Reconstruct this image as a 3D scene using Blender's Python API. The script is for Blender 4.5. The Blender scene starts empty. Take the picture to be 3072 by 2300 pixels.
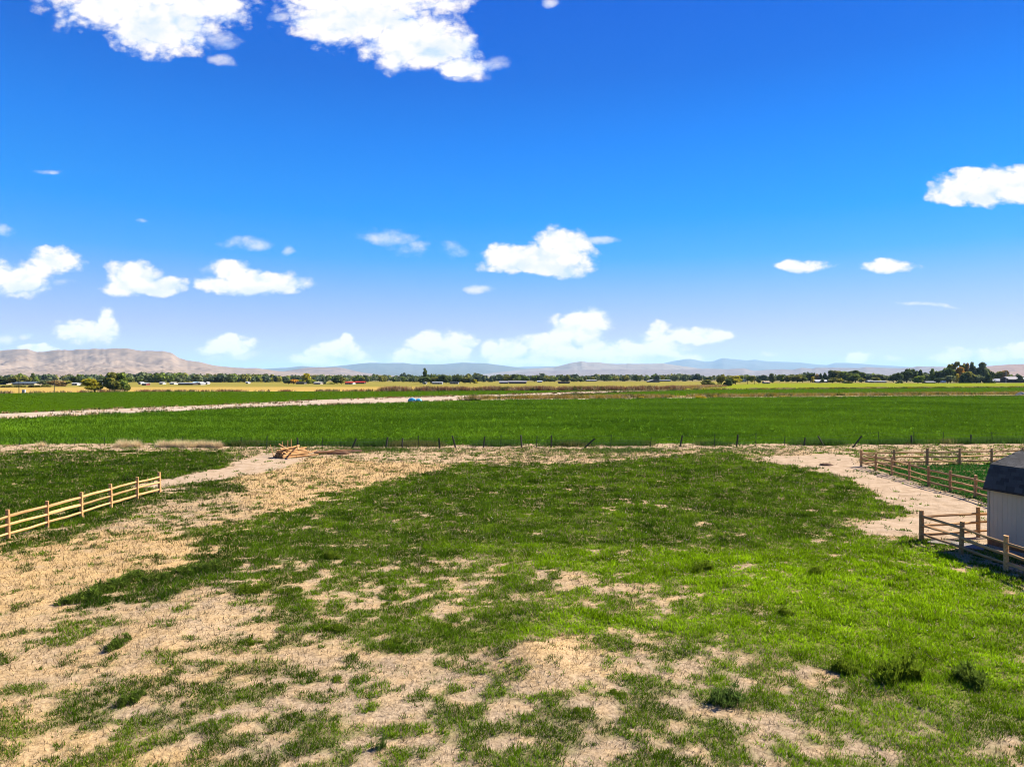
import bpy, bmesh, math, random
import numpy as np
from mathutils import Vector, Matrix

R = math.radians
rng = np.random.default_rng(7)
random.seed(7)
sc = bpy.context.scene
C = sc.collection

# ------------------------------------------------------------------ camera
F_PX, CX, CY, HOR = 2130.0, 1536.0, 1150.0, 1128.0       # focal length and picture centre of the 3072 px photograph
CAM_H = 6.7
TILT = math.atan((CY - HOR) / F_PX)
cam_d = bpy.data.cameras.new('camera')
cam_d.sensor_fit = 'HORIZONTAL'; cam_d.sensor_width = 36.0
cam_d.lens = 36.0 * F_PX / 3072.0
cam_d.clip_start = 0.1; cam_d.clip_end = 200000.0
cam = bpy.data.objects.new('camera', cam_d)
cam.location = (0, 0, CAM_H); cam.rotation_euler = (R(90) - TILT, 0, 0)
C.objects.link(cam); sc.camera = cam

# ------------------------------------------------------------------ exposure, render settings
sc.view_settings.view_transform = 'Standard'; sc.view_settings.look = 'None'
sc.view_settings.gamma = 1.0; sc.view_settings.use_curve_mapping = False
sc.view_settings.exposure = 1.75
sc.render.engine = 'CYCLES'
sc.cycles.use_denoising = True; sc.cycles.filter_width = 1.1
sc.cycles.max_bounces = 5; sc.cycles.diffuse_bounces = 2; sc.cycles.transmission_bounces = 3
sc.cycles.glossy_bounces = 1; sc.cycles.volume_bounces = 0; sc.cycles.transparent_max_bounces = 4

# ------------------------------------------------------------------ sun and sky
SUN_AZ, SUN_EL = R(62), R(38)          # azimuth clockwise from +Y (ahead), so the sun stands ahead and to the right
sun_dir = Vector((math.sin(SUN_AZ) * math.cos(SUN_EL), math.cos(SUN_AZ) * math.cos(SUN_EL), math.sin(SUN_EL)))
sd = bpy.data.lights.new('sun', 'SUN'); sd.energy = 5.0; sd.angle = R(0.5); sd.color = (1.0, 0.93, 0.82)
sun = bpy.data.objects.new('sun', sd); sun.rotation_euler = sun_dir.to_track_quat('Z', 'Y').to_euler()
sun.location = (60, 30, 80); C.objects.link(sun)

w = bpy.data.worlds.new('World'); sc.world = w; w.use_nodes = True
wt = w.node_tree; wt.nodes.clear()
def wn(t, **k):
    n = wt.nodes.new(t)
    for a, b in k.items(): setattr(n, a, b)
    return n
def wl(a, b): wt.links.new(a, b)
def wmath(op, a, b=None, clamp=False):
    n = wn('ShaderNodeMath', operation=op, use_clamp=clamp)
    for i, v in enumerate((a, b)):
        if v is None: continue
        if hasattr(v, 'is_output'): wl(v, n.inputs[i])
        else: n.inputs[i].default_value = v
    return n.outputs[0]
sky = wn('ShaderNodeTexSky', sky_type='NISHITA', sun_disc=False)
sky.sun_elevation = SUN_EL; sky.sun_rotation = SUN_AZ
sky.altitude = 800; sky.air_density = 1.0; sky.dust_density = 0.3; sky.ozone_density = 2.5
# the photograph's deep, polarised blue: a soft power on the whole sky, then a tint by height above the horizon
sep = wn('ShaderNodeSeparateColor'); wl(sky.outputs[0], sep.inputs[0])
ch = [wmath('POWER', sep.outputs[i], 0.35) for i in range(3)]
comb = wn('ShaderNodeCombineColor')
for i in range(3): wl(ch[i], comb.inputs[i])
geo = wn('ShaderNodeTexCoord')
sxyz = wn('ShaderNodeSeparateXYZ'); wl(geo.outputs['Generated'], sxyz.inputs[0])
grad = wn('ShaderNodeValToRGB'); wl(sxyz.outputs[2], grad.inputs[0])
GRAD = [(.0, (.19, .195, .285)), (.0225, (.185, .195, .29)), (.065, (.148, .163, .25)), (.1065, (.098, .150, .265)), (.161, (.024, .130, .29)), (.215, (.003, .112, .295)), (.303, (.0, .086, .285)), (.385, (.0, .060, .24)), (.464, (.0, .050, .232))]
while len(grad.color_ramp.elements) < len(GRAD): grad.color_ramp.elements.new(.5)
for e, (p, c) in zip(grad.color_ramp.elements, GRAD): e.position = p; e.color = (*c, 1)
skyc = wn('ShaderNodeMix', data_type='RGBA', blend_type='MULTIPLY'); skyc.inputs[0].default_value = 1.0; wl(comb.outputs[0], skyc.inputs[6]); wl(grad.outputs[0], skyc.inputs[7])
ay = wmath('MAXIMUM', wmath('ABSOLUTE', sxyz.outputs[1]), 0.02)
uu = wmath('DIVIDE', sxyz.outputs[0], ay); vv = wmath('DIVIDE', sxyz.outputs[2], ay)
uv = wn('ShaderNodeCombineXYZ'); wl(uu, uv.inputs[0]); wl(vv, uv.inputs[1])
def wnoise(scale, detail, rough, off=(0, 0, 0)):
    m = wn('ShaderNodeVectorMath', operation='MULTIPLY_ADD'); wl(uv.outputs[0], m.inputs[0])
    m.inputs[1].default_value = (1.0, 1.5, 1.0); m.inputs[2].default_value = off
    n = wn('ShaderNodeTexNoise', noise_dimensions='2D'); wl(m.outputs[0], n.inputs['Vector'])
    n.inputs['Scale'].default_value = scale; n.inputs['Detail'].default_value = detail; n.inputs['Roughness'].default_value = rough
    return n
K = 3072 / 2212.0
warp = wnoise(9, 3, 0.55)
wsub = wn('ShaderNodeVectorMath', operation='SUBTRACT'); wl(warp.outputs['Color'], wsub.inputs[0]); wsub.inputs[1].default_value = (0.5, 0.5, 0.5)
wma = wn('ShaderNodeVectorMath', operation='MULTIPLY_ADD'); wl(wsub.outputs[0], wma.inputs[0])
wma.inputs[1].default_value = (0.05, 0.03, 0.0); wl(uv.outputs[0], wma.inputs[2])
def field(blobs, flat_base=0.0):
    cur = None
    for (x, y, rx, ry) in blobs:
        u0 = (x * K - CX) / F_PX; v0 = (HOR - y * K) / F_PX; a = F_PX / (rx * K); b = F_PX / (ry * K)
        m = wn('ShaderNodeVectorMath', operation='MULTIPLY_ADD'); wl(wma.outputs[0], m.inputs[0])
        m.inputs[1].default_value = (a, b, 0); m.inputs[2].default_value = (-u0 * a, -v0 * b, 0)
        if flat_base:
            q = wn('ShaderNodeVectorMath', operation='MULTIPLY'); wl(m.outputs[0], q.inputs[0]); q.inputs[1].default_value = (1, -flat_base, 1)
            m2 = wn('ShaderNodeVectorMath', operation='MAXIMUM'); wl(m.outputs[0], m2.inputs[0]); wl(q.outputs[0], m2.inputs[1]); m = m2
        d = wn('ShaderNodeVectorMath', operation='DOT_PRODUCT'); wl(m.outputs[0], d.inputs[0]); wl(m.outputs[0], d.inputs[1])
        cur = d.outputs['Value'] if cur is None else wmath('MINIMUM', cur, d.outputs['Value'])
    return cur
CLOUDS = [(330, -40, 230, 100), (345, 55, 115, 72), (250, 20, 110, 55), (430, 10, 105, 45),
          (800, -20, 200, 85), (775, 40, 150, 58), (890, 92, 115, 58), (960, 105, 75, 40), (1000, 150, 50, 24),
          (1165, 562, 120, 30), (1205, 528, 62, 36), (1095, 552, 50, 28), (1160, 576, 118, 16),
          (125, 563, 62, 28), (45, 602, 70, 36), (-30, 590, 60, 40), (285, 598, 58, 30), (325, 620, 82, 17), (265, 613, 48, 22),
          (505, 588, 52, 28), (560, 612, 95, 24), (475, 620, 62, 18),
          (2105, 412, 115, 36), (2185, 402, 90, 42), (2060, 425, 60, 24), (2130, 380, 50, 18),
          (195, 716, 66, 21), (225, 690, 24, 21), (160, 715, 34, 12), (500, 747, 52, 18), (517, 735, 24, 13), (470, 752, 42, 12),
          (735, 767, 62, 25), (740, 745, 22, 20), (690, 777, 52, 18), (780, 780, 44, 10),
          (950, 757, 62, 30), (1000, 742, 32, 20), (890, 774, 44, 16), (925, 784, 90, 14),
          (1250, 710, 64, 34), (1245, 690, 30, 16), (1100, 762, 54, 26), (1180, 742, 74, 22), (1230, 772, 130, 25), (1310, 762, 95, 24),
          (1430, 757, 62, 28), (1420, 720, 24, 15), (1380, 772, 84, 18), (1475, 772, 54, 14), (1510, 730, 74, 12),
          (1730, 571, 58, 14), (1715, 566, 32, 12), (1918, 578, 58, 17), (1925, 566, 32, 13),
          (1845, 769, 32, 12), (2060, 766, 34, 11), (2135, 766, 62, 14), (2195, 762, 54, 18), (95, 753, 44, 8)]
WISPS = [(490, 92, 50, 20), (482, 130, 34, 14), (1060, 140, 52, 18), (1010, 165, 60, 18), (1285, 521, 46, 12), (830, 516, 66, 20), (880, 536, 66, 18),
         (975, 541, 50, 18), (150, 607, 42, 11), (110, 366, 40, 8), (20, 500, 34, 16), (310, 475, 24, 8), (540, 526, 62, 17), (625, 546, 22, 13),
         (1035, 626, 42, 11), (640, 610, 40, 16), (450, 588, 46, 18), (500, 772, 100, 14), (1185, 730, 60, 20), (1930, 770, 45, 6), (10, 732, 34, 14), (60, 725, 18, 9),
         (1195, 8, 24, 14), (1660, 768, 28, 8), (610, 40, 40, 16), (2000, 660, 90, 5)]
n1 = wnoise(20, 4, 0.5, (3.1, 1.7, 0)); n2 = wnoise(20, 4, 0.5, (3.1 - 0.010, 1.7 - 0.020, 0)); n3 = wnoise(75, 7, 0.6, (8.4, 2.2, 0)); n4 = wnoise(16, 8, 0.62, (1.4, 6.2, 0))
bil = [wmath('ABSOLUTE', wmath('SUBTRACT', n.outputs['Fac'], 0.5)) for n in (n1, n2)]
fb = wmath('ADD', wmath('MULTIPLY', wmath('SUBTRACT', bil[0], 0.085), 2.6), wmath('MULTIPLY', wmath('SUBTRACT', n3.outputs['Fac'], 0.5), 0.8))
fw = wmath('MULTIPLY', wmath('SUBTRACT', n4.outputs['Fac'], 0.5), 3.2)
def alpha(f, nz, lo, hi):
    v = wmath('ADD', wmath('SUBTRACT', 1.0, f), nz)
    m = wn('ShaderNodeMapRange', interpolation_type='SMOOTHSTEP'); wl(v, m.inputs[0])
    m.inputs[1].default_value = lo; m.inputs[2].default_value = hi
    return m.outputs[0]
a1 = alpha(field([(x, y, rx * (1.12 if y > 680 else 1.06), ry * (1.3 if y > 680 else 1.1)) for x, y, rx, ry in CLOUDS]), fb, -0.30, 0.62)
a2 = wmath('MULTIPLY', alpha(field(WISPS), fw, 0.0, 1.5), 0.7)
al = wmath('MAXIMUM', a1, a2)
# light and dark inside the clouds: the lobes lit from the sun's side, and grey undersides
SHADE = [(340, 60, 130, 55), (800, 45, 120, 38), (960, 118, 110, 34), (1165, 580, 130, 18), (50, 625, 90, 18), (320, 632, 90, 14), (550, 632, 100, 15), (2120, 438, 150, 22), (205, 732, 70, 12), (960, 778, 80, 18), (1270, 735, 90, 14), (1180, 775, 110, 14), (1430, 776, 90, 14), (735, 784, 70, 10), (1915, 592, 60, 8), (1730, 582, 60, 7)]
under = alpha(field(SHADE), fw, 0.0, 1.6)
rel = wmath('MULTIPLY', wmath('SUBTRACT', bil[0], bil[1]), 2.4)
lit0 = wmath('ADD', wmath('MULTIPLY', al, 0.62), wmath('ADD', rel, 0.38), clamp=True)
lit = wmath('SUBTRACT', lit0, wmath('MULTIPLY', under, 0.55), clamp=True)
ccol = wn('ShaderNodeMix', data_type='RGBA'); wl(lit, ccol.inputs[0])
ccol.inputs[6].default_value = (0.22, 0.30, 0.44, 1); ccol.inputs[7].default_value = (0.435, 0.415, 0.405, 1)
bg1 = wn('ShaderNodeBackground'); wl(skyc.outputs[2], bg1.inputs[0]); bg1.inputs[1].default_value = 0.57
bg2 = wn('ShaderNodeBackground'); wl(ccol.outputs[2], bg2.inputs[0]); bg2.inputs[1].default_value = 0.76
mixs = wn('ShaderNodeMixShader'); wl(al, mixs.inputs[0]); wl(bg1.outputs[0], mixs.inputs[1]); wl(bg2.outputs[0], mixs.inputs[2])
wo = wn('ShaderNodeOutputWorld'); wl(mixs.outputs[0], wo.inputs[0])

# ------------------------------------------------------------------ helpers
def gp(px, py, z=0.0):
    """the place on the level ground (height z) seen at a pixel of the 3072 px photograph"""
    dx = (px - CX) / F_PX; dz = (CY - py) / F_PX
    d = Vector((dx, math.cos(TILT) + dz * math.sin(TILT), -math.sin(TILT) + dz * math.cos(TILT)))
    t = (CAM_H - z) / -d.z
    return (d.x * t, d.y * t)
def gk(x, y): return gp(x * K, y * K)

def tag(o, label=None, cat=None, group=None, kind=None):
    for k, v in (('label', label), ('category', cat), ('group', group), ('kind', kind)):
        if v: o[k] = v
    return o
def empty(name, loc=(0, 0, 0), rz=0.0):
    o = bpy.data.objects.new(name, None); o.location = loc; o.rotation_euler = (0, 0, rz)
    o.empty_display_size = 0.2; C.objects.link(o); return o
def link(name, me, mat=None, parent=None, loc=None, rot=None, scale=None):
    o = bpy.data.objects.new(name, me); C.objects.link(o)
    if mat is not None and len(me.materials) == 0: me.materials.append(mat)
    if parent is not None: o.parent = parent
    if loc is not None: o.location = loc
    if rot is not None: o.rotation_euler = rot
    if scale is not None: o.scale = scale
    return o
def np_mesh(name, V, Fc, col=None, smooth=False):
    """mesh from an (n,3) array and an (m,k) face array"""
    V = np.ascontiguousarray(V, dtype=np.float32); Fc = np.ascontiguousarray(Fc, dtype=np.int32)
    me = bpy.data.meshes.new(name); k = Fc.shape[1]
    me.vertices.add(len(V)); me.vertices.foreach_set('co', V.ravel())
    me.loops.add(Fc.size); me.loops.foreach_set('vertex_index', Fc.ravel())
    me.polygons.add(len(Fc)); me.polygons.foreach_set('loop_start', np.arange(0, Fc.size, k, dtype=np.int32))
    if smooth: me.polygons.foreach_set('use_smooth', np.ones(len(Fc), dtype=bool))
    me.update(calc_edges=True)
    if col is not None:
        a = me.attributes.new('tint', 'FLOAT_COLOR', 'POINT')
        c = np.ones((len(V), 4), dtype=np.float32); c[:, :3] = np.asarray(col) * AL
        a.data.foreach_set('color', c.ravel())
    return me
def fattr(me, name, vals):
    a = me.attributes.new(name, 'FLOAT', 'POINT'); a.data.foreach_set('value', np.ascontiguousarray(vals, dtype=np.float32))

_T = rng.random((256, 256)).astype(np.float32)
def vnoise(x, y):
    xi = np.floor(x).astype(np.int64); yi = np.floor(y).astype(np.int64)
    fx = x - xi; fy = y - yi; fx = fx * fx * (3 - 2 * fx); fy = fy * fy * (3 - 2 * fy)
    a = _T[xi & 255, yi & 255]; b = _T[(xi + 1) & 255, yi & 255]; c = _T[xi & 255, (yi + 1) & 255]; d = _T[(xi + 1) & 255, (yi + 1) & 255]
    return (a * (1 - fx) + b * fx) * (1 - fy) + (c * (1 - fx) + d * fx) * fy
def fbm(x, y, s=1.0, o=4, off=0.0, g=0.5):
    r = 0.0; amp = 1.0; t = 0.0
    for i in range(o):
        r = r + amp * vnoise(x * s + off + i * 17.3, y * s + off * 1.7 - i * 9.1); t += amp; amp *= g; s *= 2.03
    return r / t
def sstep(a, b, x):
    t = np.clip((x - a) / (b - a), 0, 1); return t * t * (3 - 2 * t)
def poly_sd(x, y, P):
    """signed distance, positive inside polygon P"""
    P = np.asarray(P, float); d = np.full(x.shape, 1e9); ins = np.zeros(x.shape, bool)
    for i in range(len(P)):
        ax, ay_ = P[i]; bx, by = P[(i + 1) % len(P)]
        ex, ey = bx - ax, by - ay_
        t = np.clip(((x - ax) * ex + (y - ay_) * ey) / (ex * ex + ey * ey + 1e-9), 0, 1)
        d = np.minimum(d, np.hypot(x - ax - t * ex, y - ay_ - t * ey))
        c = ((ay_ > y) != (by > y)) & (x < ex * (y - ay_) / (ey if abs(ey) > 1e-9 else 1e-9) + ax)
        ins ^= c
    return np.where(ins, d, -d)

# ------------------------------------------------------------------ materials
AL = 0.74          # one factor on every base colour below
class NT:
    def __init__(s, name):
        s.m = bpy.data.materials.new(name); s.m.use_nodes = True; s.t = s.m.node_tree; s.t.nodes.clear()
        s.out = s.t.nodes.new('ShaderNodeOutputMaterial')
    def n(s, t, **k):
        x = s.t.nodes.new(t)
        for a, b in k.items(): setattr(x, a, b)
        return x
    def l(s, a, b): s.t.links.new(a, b)
    def noise(s, scale, detail=4, rough=0.55, coord='Object', stretch=(1, 1, 1)):
        tc = s.n('ShaderNodeTexCoord'); mp = s.n('ShaderNodeMapping'); mp.inputs['Scale'].default_value = stretch
        s.l(tc.outputs[coord], mp.inputs[0]); n = s.n('ShaderNodeTexNoise'); s.l(mp.outputs[0], n.inputs['Vector'])
        n.inputs['Scale'].default_value = scale; n.inputs['Detail'].default_value = detail; n.inputs['Roughness'].default_value = rough
        return n.outputs['Fac']
    def ramp(s, fac, stops):
        r = s.n('ShaderNodeValToRGB'); s.l(fac, r.inputs[0]); e = r.color_ramp.elements
        while len(e) < len(stops): e.new(0.5)
        for i, (p, c) in enumerate(stops): e[i].position = p; e[i].color = (*[v * AL for v in c], 1)
        return r.outputs[0]
    def mix(s, fac, a, b, blend='MIX'):
        x = s.n('ShaderNodeMix', data_type='RGBA', blend_type=blend)
        for i, v in ((0, fac), (6, a), (7, b)):
            if hasattr(v, 'is_output'): s.l(v, x.inputs[i])
            else: x.inputs[i].default_value = v if i == 0 else (*[q * AL for q in v], 1)
        return x.outputs[2]
    def attr(s, name): a = s.n('ShaderNodeAttribute', attribute_name=name); return a
    def math(s, op, a, b=0.0, clamp=False):
        n = s.n('ShaderNodeMath', operation=op, use_clamp=clamp)
        for i, v in enumerate((a, b)):
            if hasattr(v, 'is_output'): s.l(v, n.inputs[i])
            else: n.inputs[i].default_value = v
        return n.outputs[0]
    def bsdf(s, col, rough=0.9, spec=0.2, bump=None, bstr=0.5, bdist=0.05):
        b = s.n('ShaderNodeBsdfPrincipled'); b.inputs['Roughness'].default_value = rough; b.inputs['Specular IOR Level'].default_value = spec
        if hasattr(col, 'is_output'): s.l(col, b.inputs['Base Color'])
        else: b.inputs['Base Color'].default_value = (*col, 1)
        if bump is not None:
            bn = s.n('ShaderNodeBump'); s.l(bump, bn.inputs['Height']); bn.inputs['Strength'].default_value = bstr; bn.inputs['Distance'].default_value = bdist
            s.l(bn.outputs[0], b.inputs['Normal'])
        s.l(b.outputs[0], s.out.inputs[0]); return s.m
    def leaf(s, col, transl=0.4):
        d = s.n('ShaderNodeBsdfDiffuse'); t = s.n('ShaderNodeBsdfTranslucent'); x = s.n('ShaderNodeMixShader'); x.inputs[0].default_value = transl
        s.l(col, d.inputs[0]); s.l(col, t.inputs[0]); s.l(d.outputs[0], x.inputs[1]); s.l(t.outputs[0], x.inputs[2]); s.l(x.outputs[0], s.out.inputs[0]); return s.m

def m_noise(name, c1, c2, scale=1.0, detail=5, stretch=(1, 1, 1), rough=0.9, bscale=None, bstr=0.4, bdist=0.05, c3=None, scale2=None, c4=None):
    t = NT(name); f = t.noise(scale, detail, 0.6, stretch=stretch)
    col = t.ramp(f, [(0.3, c1), (0.7, c2)])
    if c3 is not None: col = t.mix(t.math('MULTIPLY', t.noise(scale2, 4, 0.6), 0.7), col, c3)
    if c4 is not None: col = t.mix(t.math('MULTIPLY', t.math('SUBTRACT', t.noise(.035, 5, .6, stretch=(.5, 1.6, 1)), .42, True), 3.0, True), col, c4)
    bump = t.noise(bscale, 4) if bscale else None
    return t.bsdf(col, rough, 0.0 if rough >= .9 else 0.15, bump, bstr, bdist)
def m_tint(name, transl=0.4):
    t = NT(name); return t.leaf(t.attr('tint').outputs['Color'], transl)

M = {}
M['blade'] = m_tint('grass_blades', 0.48)
M['straw'] = m_tint('dry_blades', 0.2)
M['crop'] = m_tint('crop_leaves', 0.3)
def m_treeleaf():
    t = NT('tree_leaves'); oi = t.n('ShaderNodeObjectInfo')
    c = t.mix(1.0, oi.outputs['Color'], t.attr('tint').outputs['Color'], 'MULTIPLY'); return t.leaf(c, 0.38)
M['leaf'] = m_treeleaf()
M['bark'] = m_noise('bark', (.05, .038, .028), (.11, .085, .06), 6, stretch=(1, 1, .2))
def m_wood(name, c1, c2, c3):
    t = NT(name); oi = t.n('ShaderNodeObjectInfo')
    f = t.noise(14, 5, 0.65, stretch=(.12, 1, 1)); col = t.ramp(f, [(0.25, c1), (0.55, c2), (0.8, c3)])
    v = t.math('ADD', t.math('MULTIPLY', oi.outputs['Random'], 0.5), 0.72)
    hs = t.n('ShaderNodeHueSaturation'); t.l(col, hs.inputs['Color']); t.l(v, hs.inputs['Value'])
    return t.bsdf(hs.outputs[0], 0.85, 0.15, f, 0.5, 0.02)
M['cedar'] = m_wood('split_cedar', (.29, .135, .045), (.57, .315, .125), (.72, .46, .215))
M['redwood'] = m_wood('reddish_rails', (.20, .10, .06), (.38, .21, .12), (.55, .36, .22))
M['oldwood'] = m_wood('weathered_post', (.022, .019, .016), (.05, .043, .036), (.09, .078, .065))
M['steel'] = m_noise('dark_post_steel', (.02, .028, .022), (.05, .05, .042), 8, rough=.6)
M['wire'] = m_noise('fence_wire', (.12, .11, .1), (.2, .18, .16), 5, rough=.5)
M['tan_ground'] = m_noise('valley_floor', (.20, .165, .08), (.30, .23, .11), .004, 6, c3=(.10, .115, .045), scale2=.0025)
M['sand'] = m_noise('sandy_track', (.36, .285, .215), (.56, .46, .36), .35, 6, c3=(.30, .22, .13), scale2=.09, bscale=2, bstr=.5)
M['verge'] = m_noise('dry_verge', (.25, .18, .08), (.36, .27, .13), .25, 6, c3=(.10, .13, .03), scale2=.08)
M['gold'] = m_noise('stubble', (.37, .235, .06), (.46, .30, .09), .02, 6, stretch=(1, 6, 1), c3=(.30, .24, .06), scale2=.012)
M['olive'] = m_noise('olive_pasture', (.20, .165, .04), (.30, .225, .055), .012, 6, stretch=(1, 5, 1), c3=(.18, .19, .035), scale2=.02)
M['lime'] = m_noise('yellow_green_field', (.155, .19, .012), (.21, .23, .02), .03, 6, stretch=(1, 4, 1))
M['alfalfa'] = m_noise('alfalfa_sheet', (.050, .115, .006), (.083, .165, .009), .12, 7, stretch=(.5, 2, 1), bscale=1.1, bstr=.9, bdist=.2)
M['alfalfa2'] = m_noise('second_alfalfa_sheet', (.036, .078, .002), (.05, .095, .003), .05, 7, stretch=(.4, 3, 1), bscale=.8, bstr=.6, bdist=.15)

# ------------------------------------------------------------------ large ground
def ring_ground():
    rad = [0, 15, 40, 80, 140, 230, 350, 520, 800, 1300, 2200, 4000, 7500, 14000, 10000, 60000]; n = 96
    V = [(0, 0, 0)]; Fq = []
    for r in rad[1:]:
        for i in range(n): V.append((r * math.sin(2 * math.pi * i / n), r * math.cos(2 * math.pi * i / n), 0))
    for i in range(n): Fq.append((0, 1 + (i + 1) % n, 1 + i, 1 + i))
    tri = [(a, b, c) for a, b, c, _ in Fq]
    for k in range(len(rad) - 2):
        o = 1 + k * n
        for i in range(n):
            a, b, c, d = o + i, o + (i + 1) % n, o + n + (i + 1) % n, o + n + i
            tri += [(a, b, c), (a, c, d)]
    return np_mesh('ground', np.array(V), np.array(tri))
g = link('ground', ring_ground(), M['tan_ground'], loc=(0, 0, -0.45)); tag(g, kind='structure')

def sheet(name, P, z, mat, jit=0.6, step=5.0):
    """a flat sheet with an uneven outline"""
    out = []
    for i in range(len(P)):
        a = Vector(P[i]); b = Vector(P[(i + 1) % len(P)]); L = (b - a).length; n = max(1, int(L / step))
        nrm = Vector((-(b - a).y, (b - a).x)) / max(L, 1e-6)
        for k in range(n):
            p = a.lerp(b, k / n); 
            if k: p = p + nrm * random.uniform(-jit, jit)
            out.append(p)
    bm = bmesh.new(); vs = [bm.verts.new((p.x, p.y, 0)) for p in out]; f = bm.faces.new(vs)
    if f.calc_area() and f.normal.z < 0: f.normal_flip()
    bmesh.ops.triangulate(bm, faces=[f]); bm.normal_update()
    for f in bm.faces:
        if f.normal.z < 0: f.normal_flip()
    me = bpy.data.meshes.new(name); bm.to_mesh(me); bm.free()
    o = link(name, me, mat, loc=(0, 0, z)); tag(o, kind='structure'); return o

STRIP_LO = [(-150, 12), (-115, 60), (-80, 111), (-55, 153), (-26, 180), (0, 226), (24, 268), (50, 304), (80, 338)]
STRIP_UP = [(-168, 15), (-130, 75), (-92, 128), (-66, 172), (-56, 199), (-34, 230), (-2, 264), (40, 318), (84, 350)]
BIG = [(-75, 69.2), (-40, 69.6), (0, 69.3), (40, 70.5), (58, 72), (110, 74), (190, 130), (230, 246), (150, 238), (84, 222), (30, 207), (0, 199), (-24, 182), (-53, 150), (-79, 108), (-110, 62), (-105, 66)]
BIG_P = BIG
SECOND = STRIP_UP[1:] + [(62, 346), (0, 332), (-57, 318), (-112, 311), (-168, 308), (-205, 278), (-400, 240), (-330, 70)]
RIGHT3 = [(14, 228), (50, 238), (87, 248), (194, 275), (340, 310), (420, 470), (311, 432), (132, 366), (80, 352), (58, 318), (30, 270)]
sheet('stubble_field', [(-700, 240), (-205, 270), (-168, 300), (-112, 304), (0, 325), (90, 345), (150, 395), (100, 450), (-60, 455), (-300, 440), (-800, 470)], -.14, M['gold'])
sheet('pasture', [(-900, 445), (-300, 430), (-60, 440), (110, 430), (180, 470), (260, 640), (420, 690), (300, 900), (-300, 900), (-1000, 900)], -.20, M['olive'], 2, 20)
sheet('yellow_field', [(70, 345), (132, 360), (311, 425), (430, 470), (700, 560), (640, 760), (480, 690), (234, 655), (170, 560), (128, 470), (96, 400)], -.08, M['lime'], 1, 12)
sheet('second_crop_field', SECOND, -.05, M['alfalfa2'])
sheet('right_crop_field', RIGHT3, -.05, M['alfalfa2'])
sheet('verge', [(-8, 194), (40, 205), (90, 220), (150, 234), (260, 246), (340, 300), (194, 278), (87, 252), (40, 240), (6, 232), (-10, 215)], -.04, M['verge'])
sheet('dirt_road', STRIP_LO + STRIP_UP[::-1], -.03, M['sand'], .9, 4)
sheet('farm_track', [(-6, 201), (30, 208.5), (84, 225), (150, 240), (230, 250), (230, 257), (150, 246), (84, 230.5), (30, 213.5), (-6, 208)], -.025, M['sand'], .7, 4)
sheet('crop_field', BIG, .0, M['alfalfa'], .5, 2.5)

# ------------------------------------------------------------------ hills
def hill(name, pts, D, Df, c1, c2, c3, rough=1.0, prof=2.0, seed=0.0, apron=0.35, back=1.25):
    px = np.array([p[0] for p in pts], float); py = np.array([p[1] for p in pts], float)
    nu, nv = 420, 70
    u = np.linspace(px[0], px[-1], nu); cy = np.interp(u, px, py)
    h = CAM_H + (HOR - cy) / F_PX * D
    h = h * (1 + 0.035 * rough * (fbm(u, u * 0, .06, 4, seed) - .5))
    v = np.linspace(0, 1, nv); U, Vv = np.meshgrid(np.arange(nu), v)
    Y = Df + (D - Df) * Vv; X = (u[U] - CX) / F_PX * Y
    p = apron * Vv + (1 - apron) * Vv ** prof
    s = 9.0 / D
    gul = np.abs(fbm(X, Y * .45, s * 3.2, 5, seed + 3) - .5) * 2
    Z = h[U] * p * (1 - 0.55 * rough * (1 - gul) * np.sin(np.pi * Vv) ** .8 * .6) - 2
    Z = Z + h[U] * .10 * rough * (fbm(X, Y, s * 9, 5, seed + 8) - .5) * np.sin(np.pi * np.clip(Vv * 1.0, 0, 1))
    Yb = np.full((1, nu), D * back); Xb = (u[None] - CX) / F_PX * Yb
    Z[-1] = h
    V = np.stack([np.vstack([X, Xb]), np.vstack([Y, Yb]), np.vstack([Z, np.full((1, nu), -3.0)])], -1).reshape(-1, 3)
    idx = np.arange((nv + 1) * nu).reshape(nv + 1, nu)
    Fq = np.stack([idx[:-1, :-1], idx[:-1, 1:], idx[1:, 1:], idx[1:, :-1]], -1).reshape(-1, 4)
    me = np_mesh(name, V, Fq, smooth=True)
    t = NT(name + '_slopes'); f = t.noise(s * 8, 8, .62); f2 = t.noise(s * 2.5, 6, .6, stretch=(1, 3, 1))
    col = t.mix(f2, t.ramp(f, [(.32, c1), (.62, c2)]), c3)
    o = link(name, me, t.bsdf(col, .95, 0.0)); tag(o, kind='structure'); return o
hill('hills', [(-900, 1085), (-500, 1070), (-200, 1062), (0, 1052), (60, 1047), (85, 1047), (112, 1056), (145, 1053), (175, 1049), (215, 1050), (245, 1047), (300, 1046), (350, 1044.5), (385, 1046), (410, 1051),
    (490, 1054), (515, 1058), (540, 1074), (560, 1081), (600, 1085), (640, 1096), (700, 1102), (740, 1104), (768, 1104), (830, 1112), (900, 1118), (1000, 1123), (1120, 1127)],
     9000, 4200, (.21, .15, .105), (.37, .27, .18), (.20, .155, .12), 1.9, 2.2, 1.0, .42)
hill('hills', [(780, 1127), (840, 1115), (905, 1105), (935, 1102), (955, 1101), (1000, 1102), (1022, 1103), (1042, 1107), (1085, 1117), (1140, 1124), (1200, 1127)],
     12000, 8500, (.15, .115, .085), (.40, .28, .19), (.15, .125, .115), 1.1, 1.7, 5.0, .45)
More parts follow.
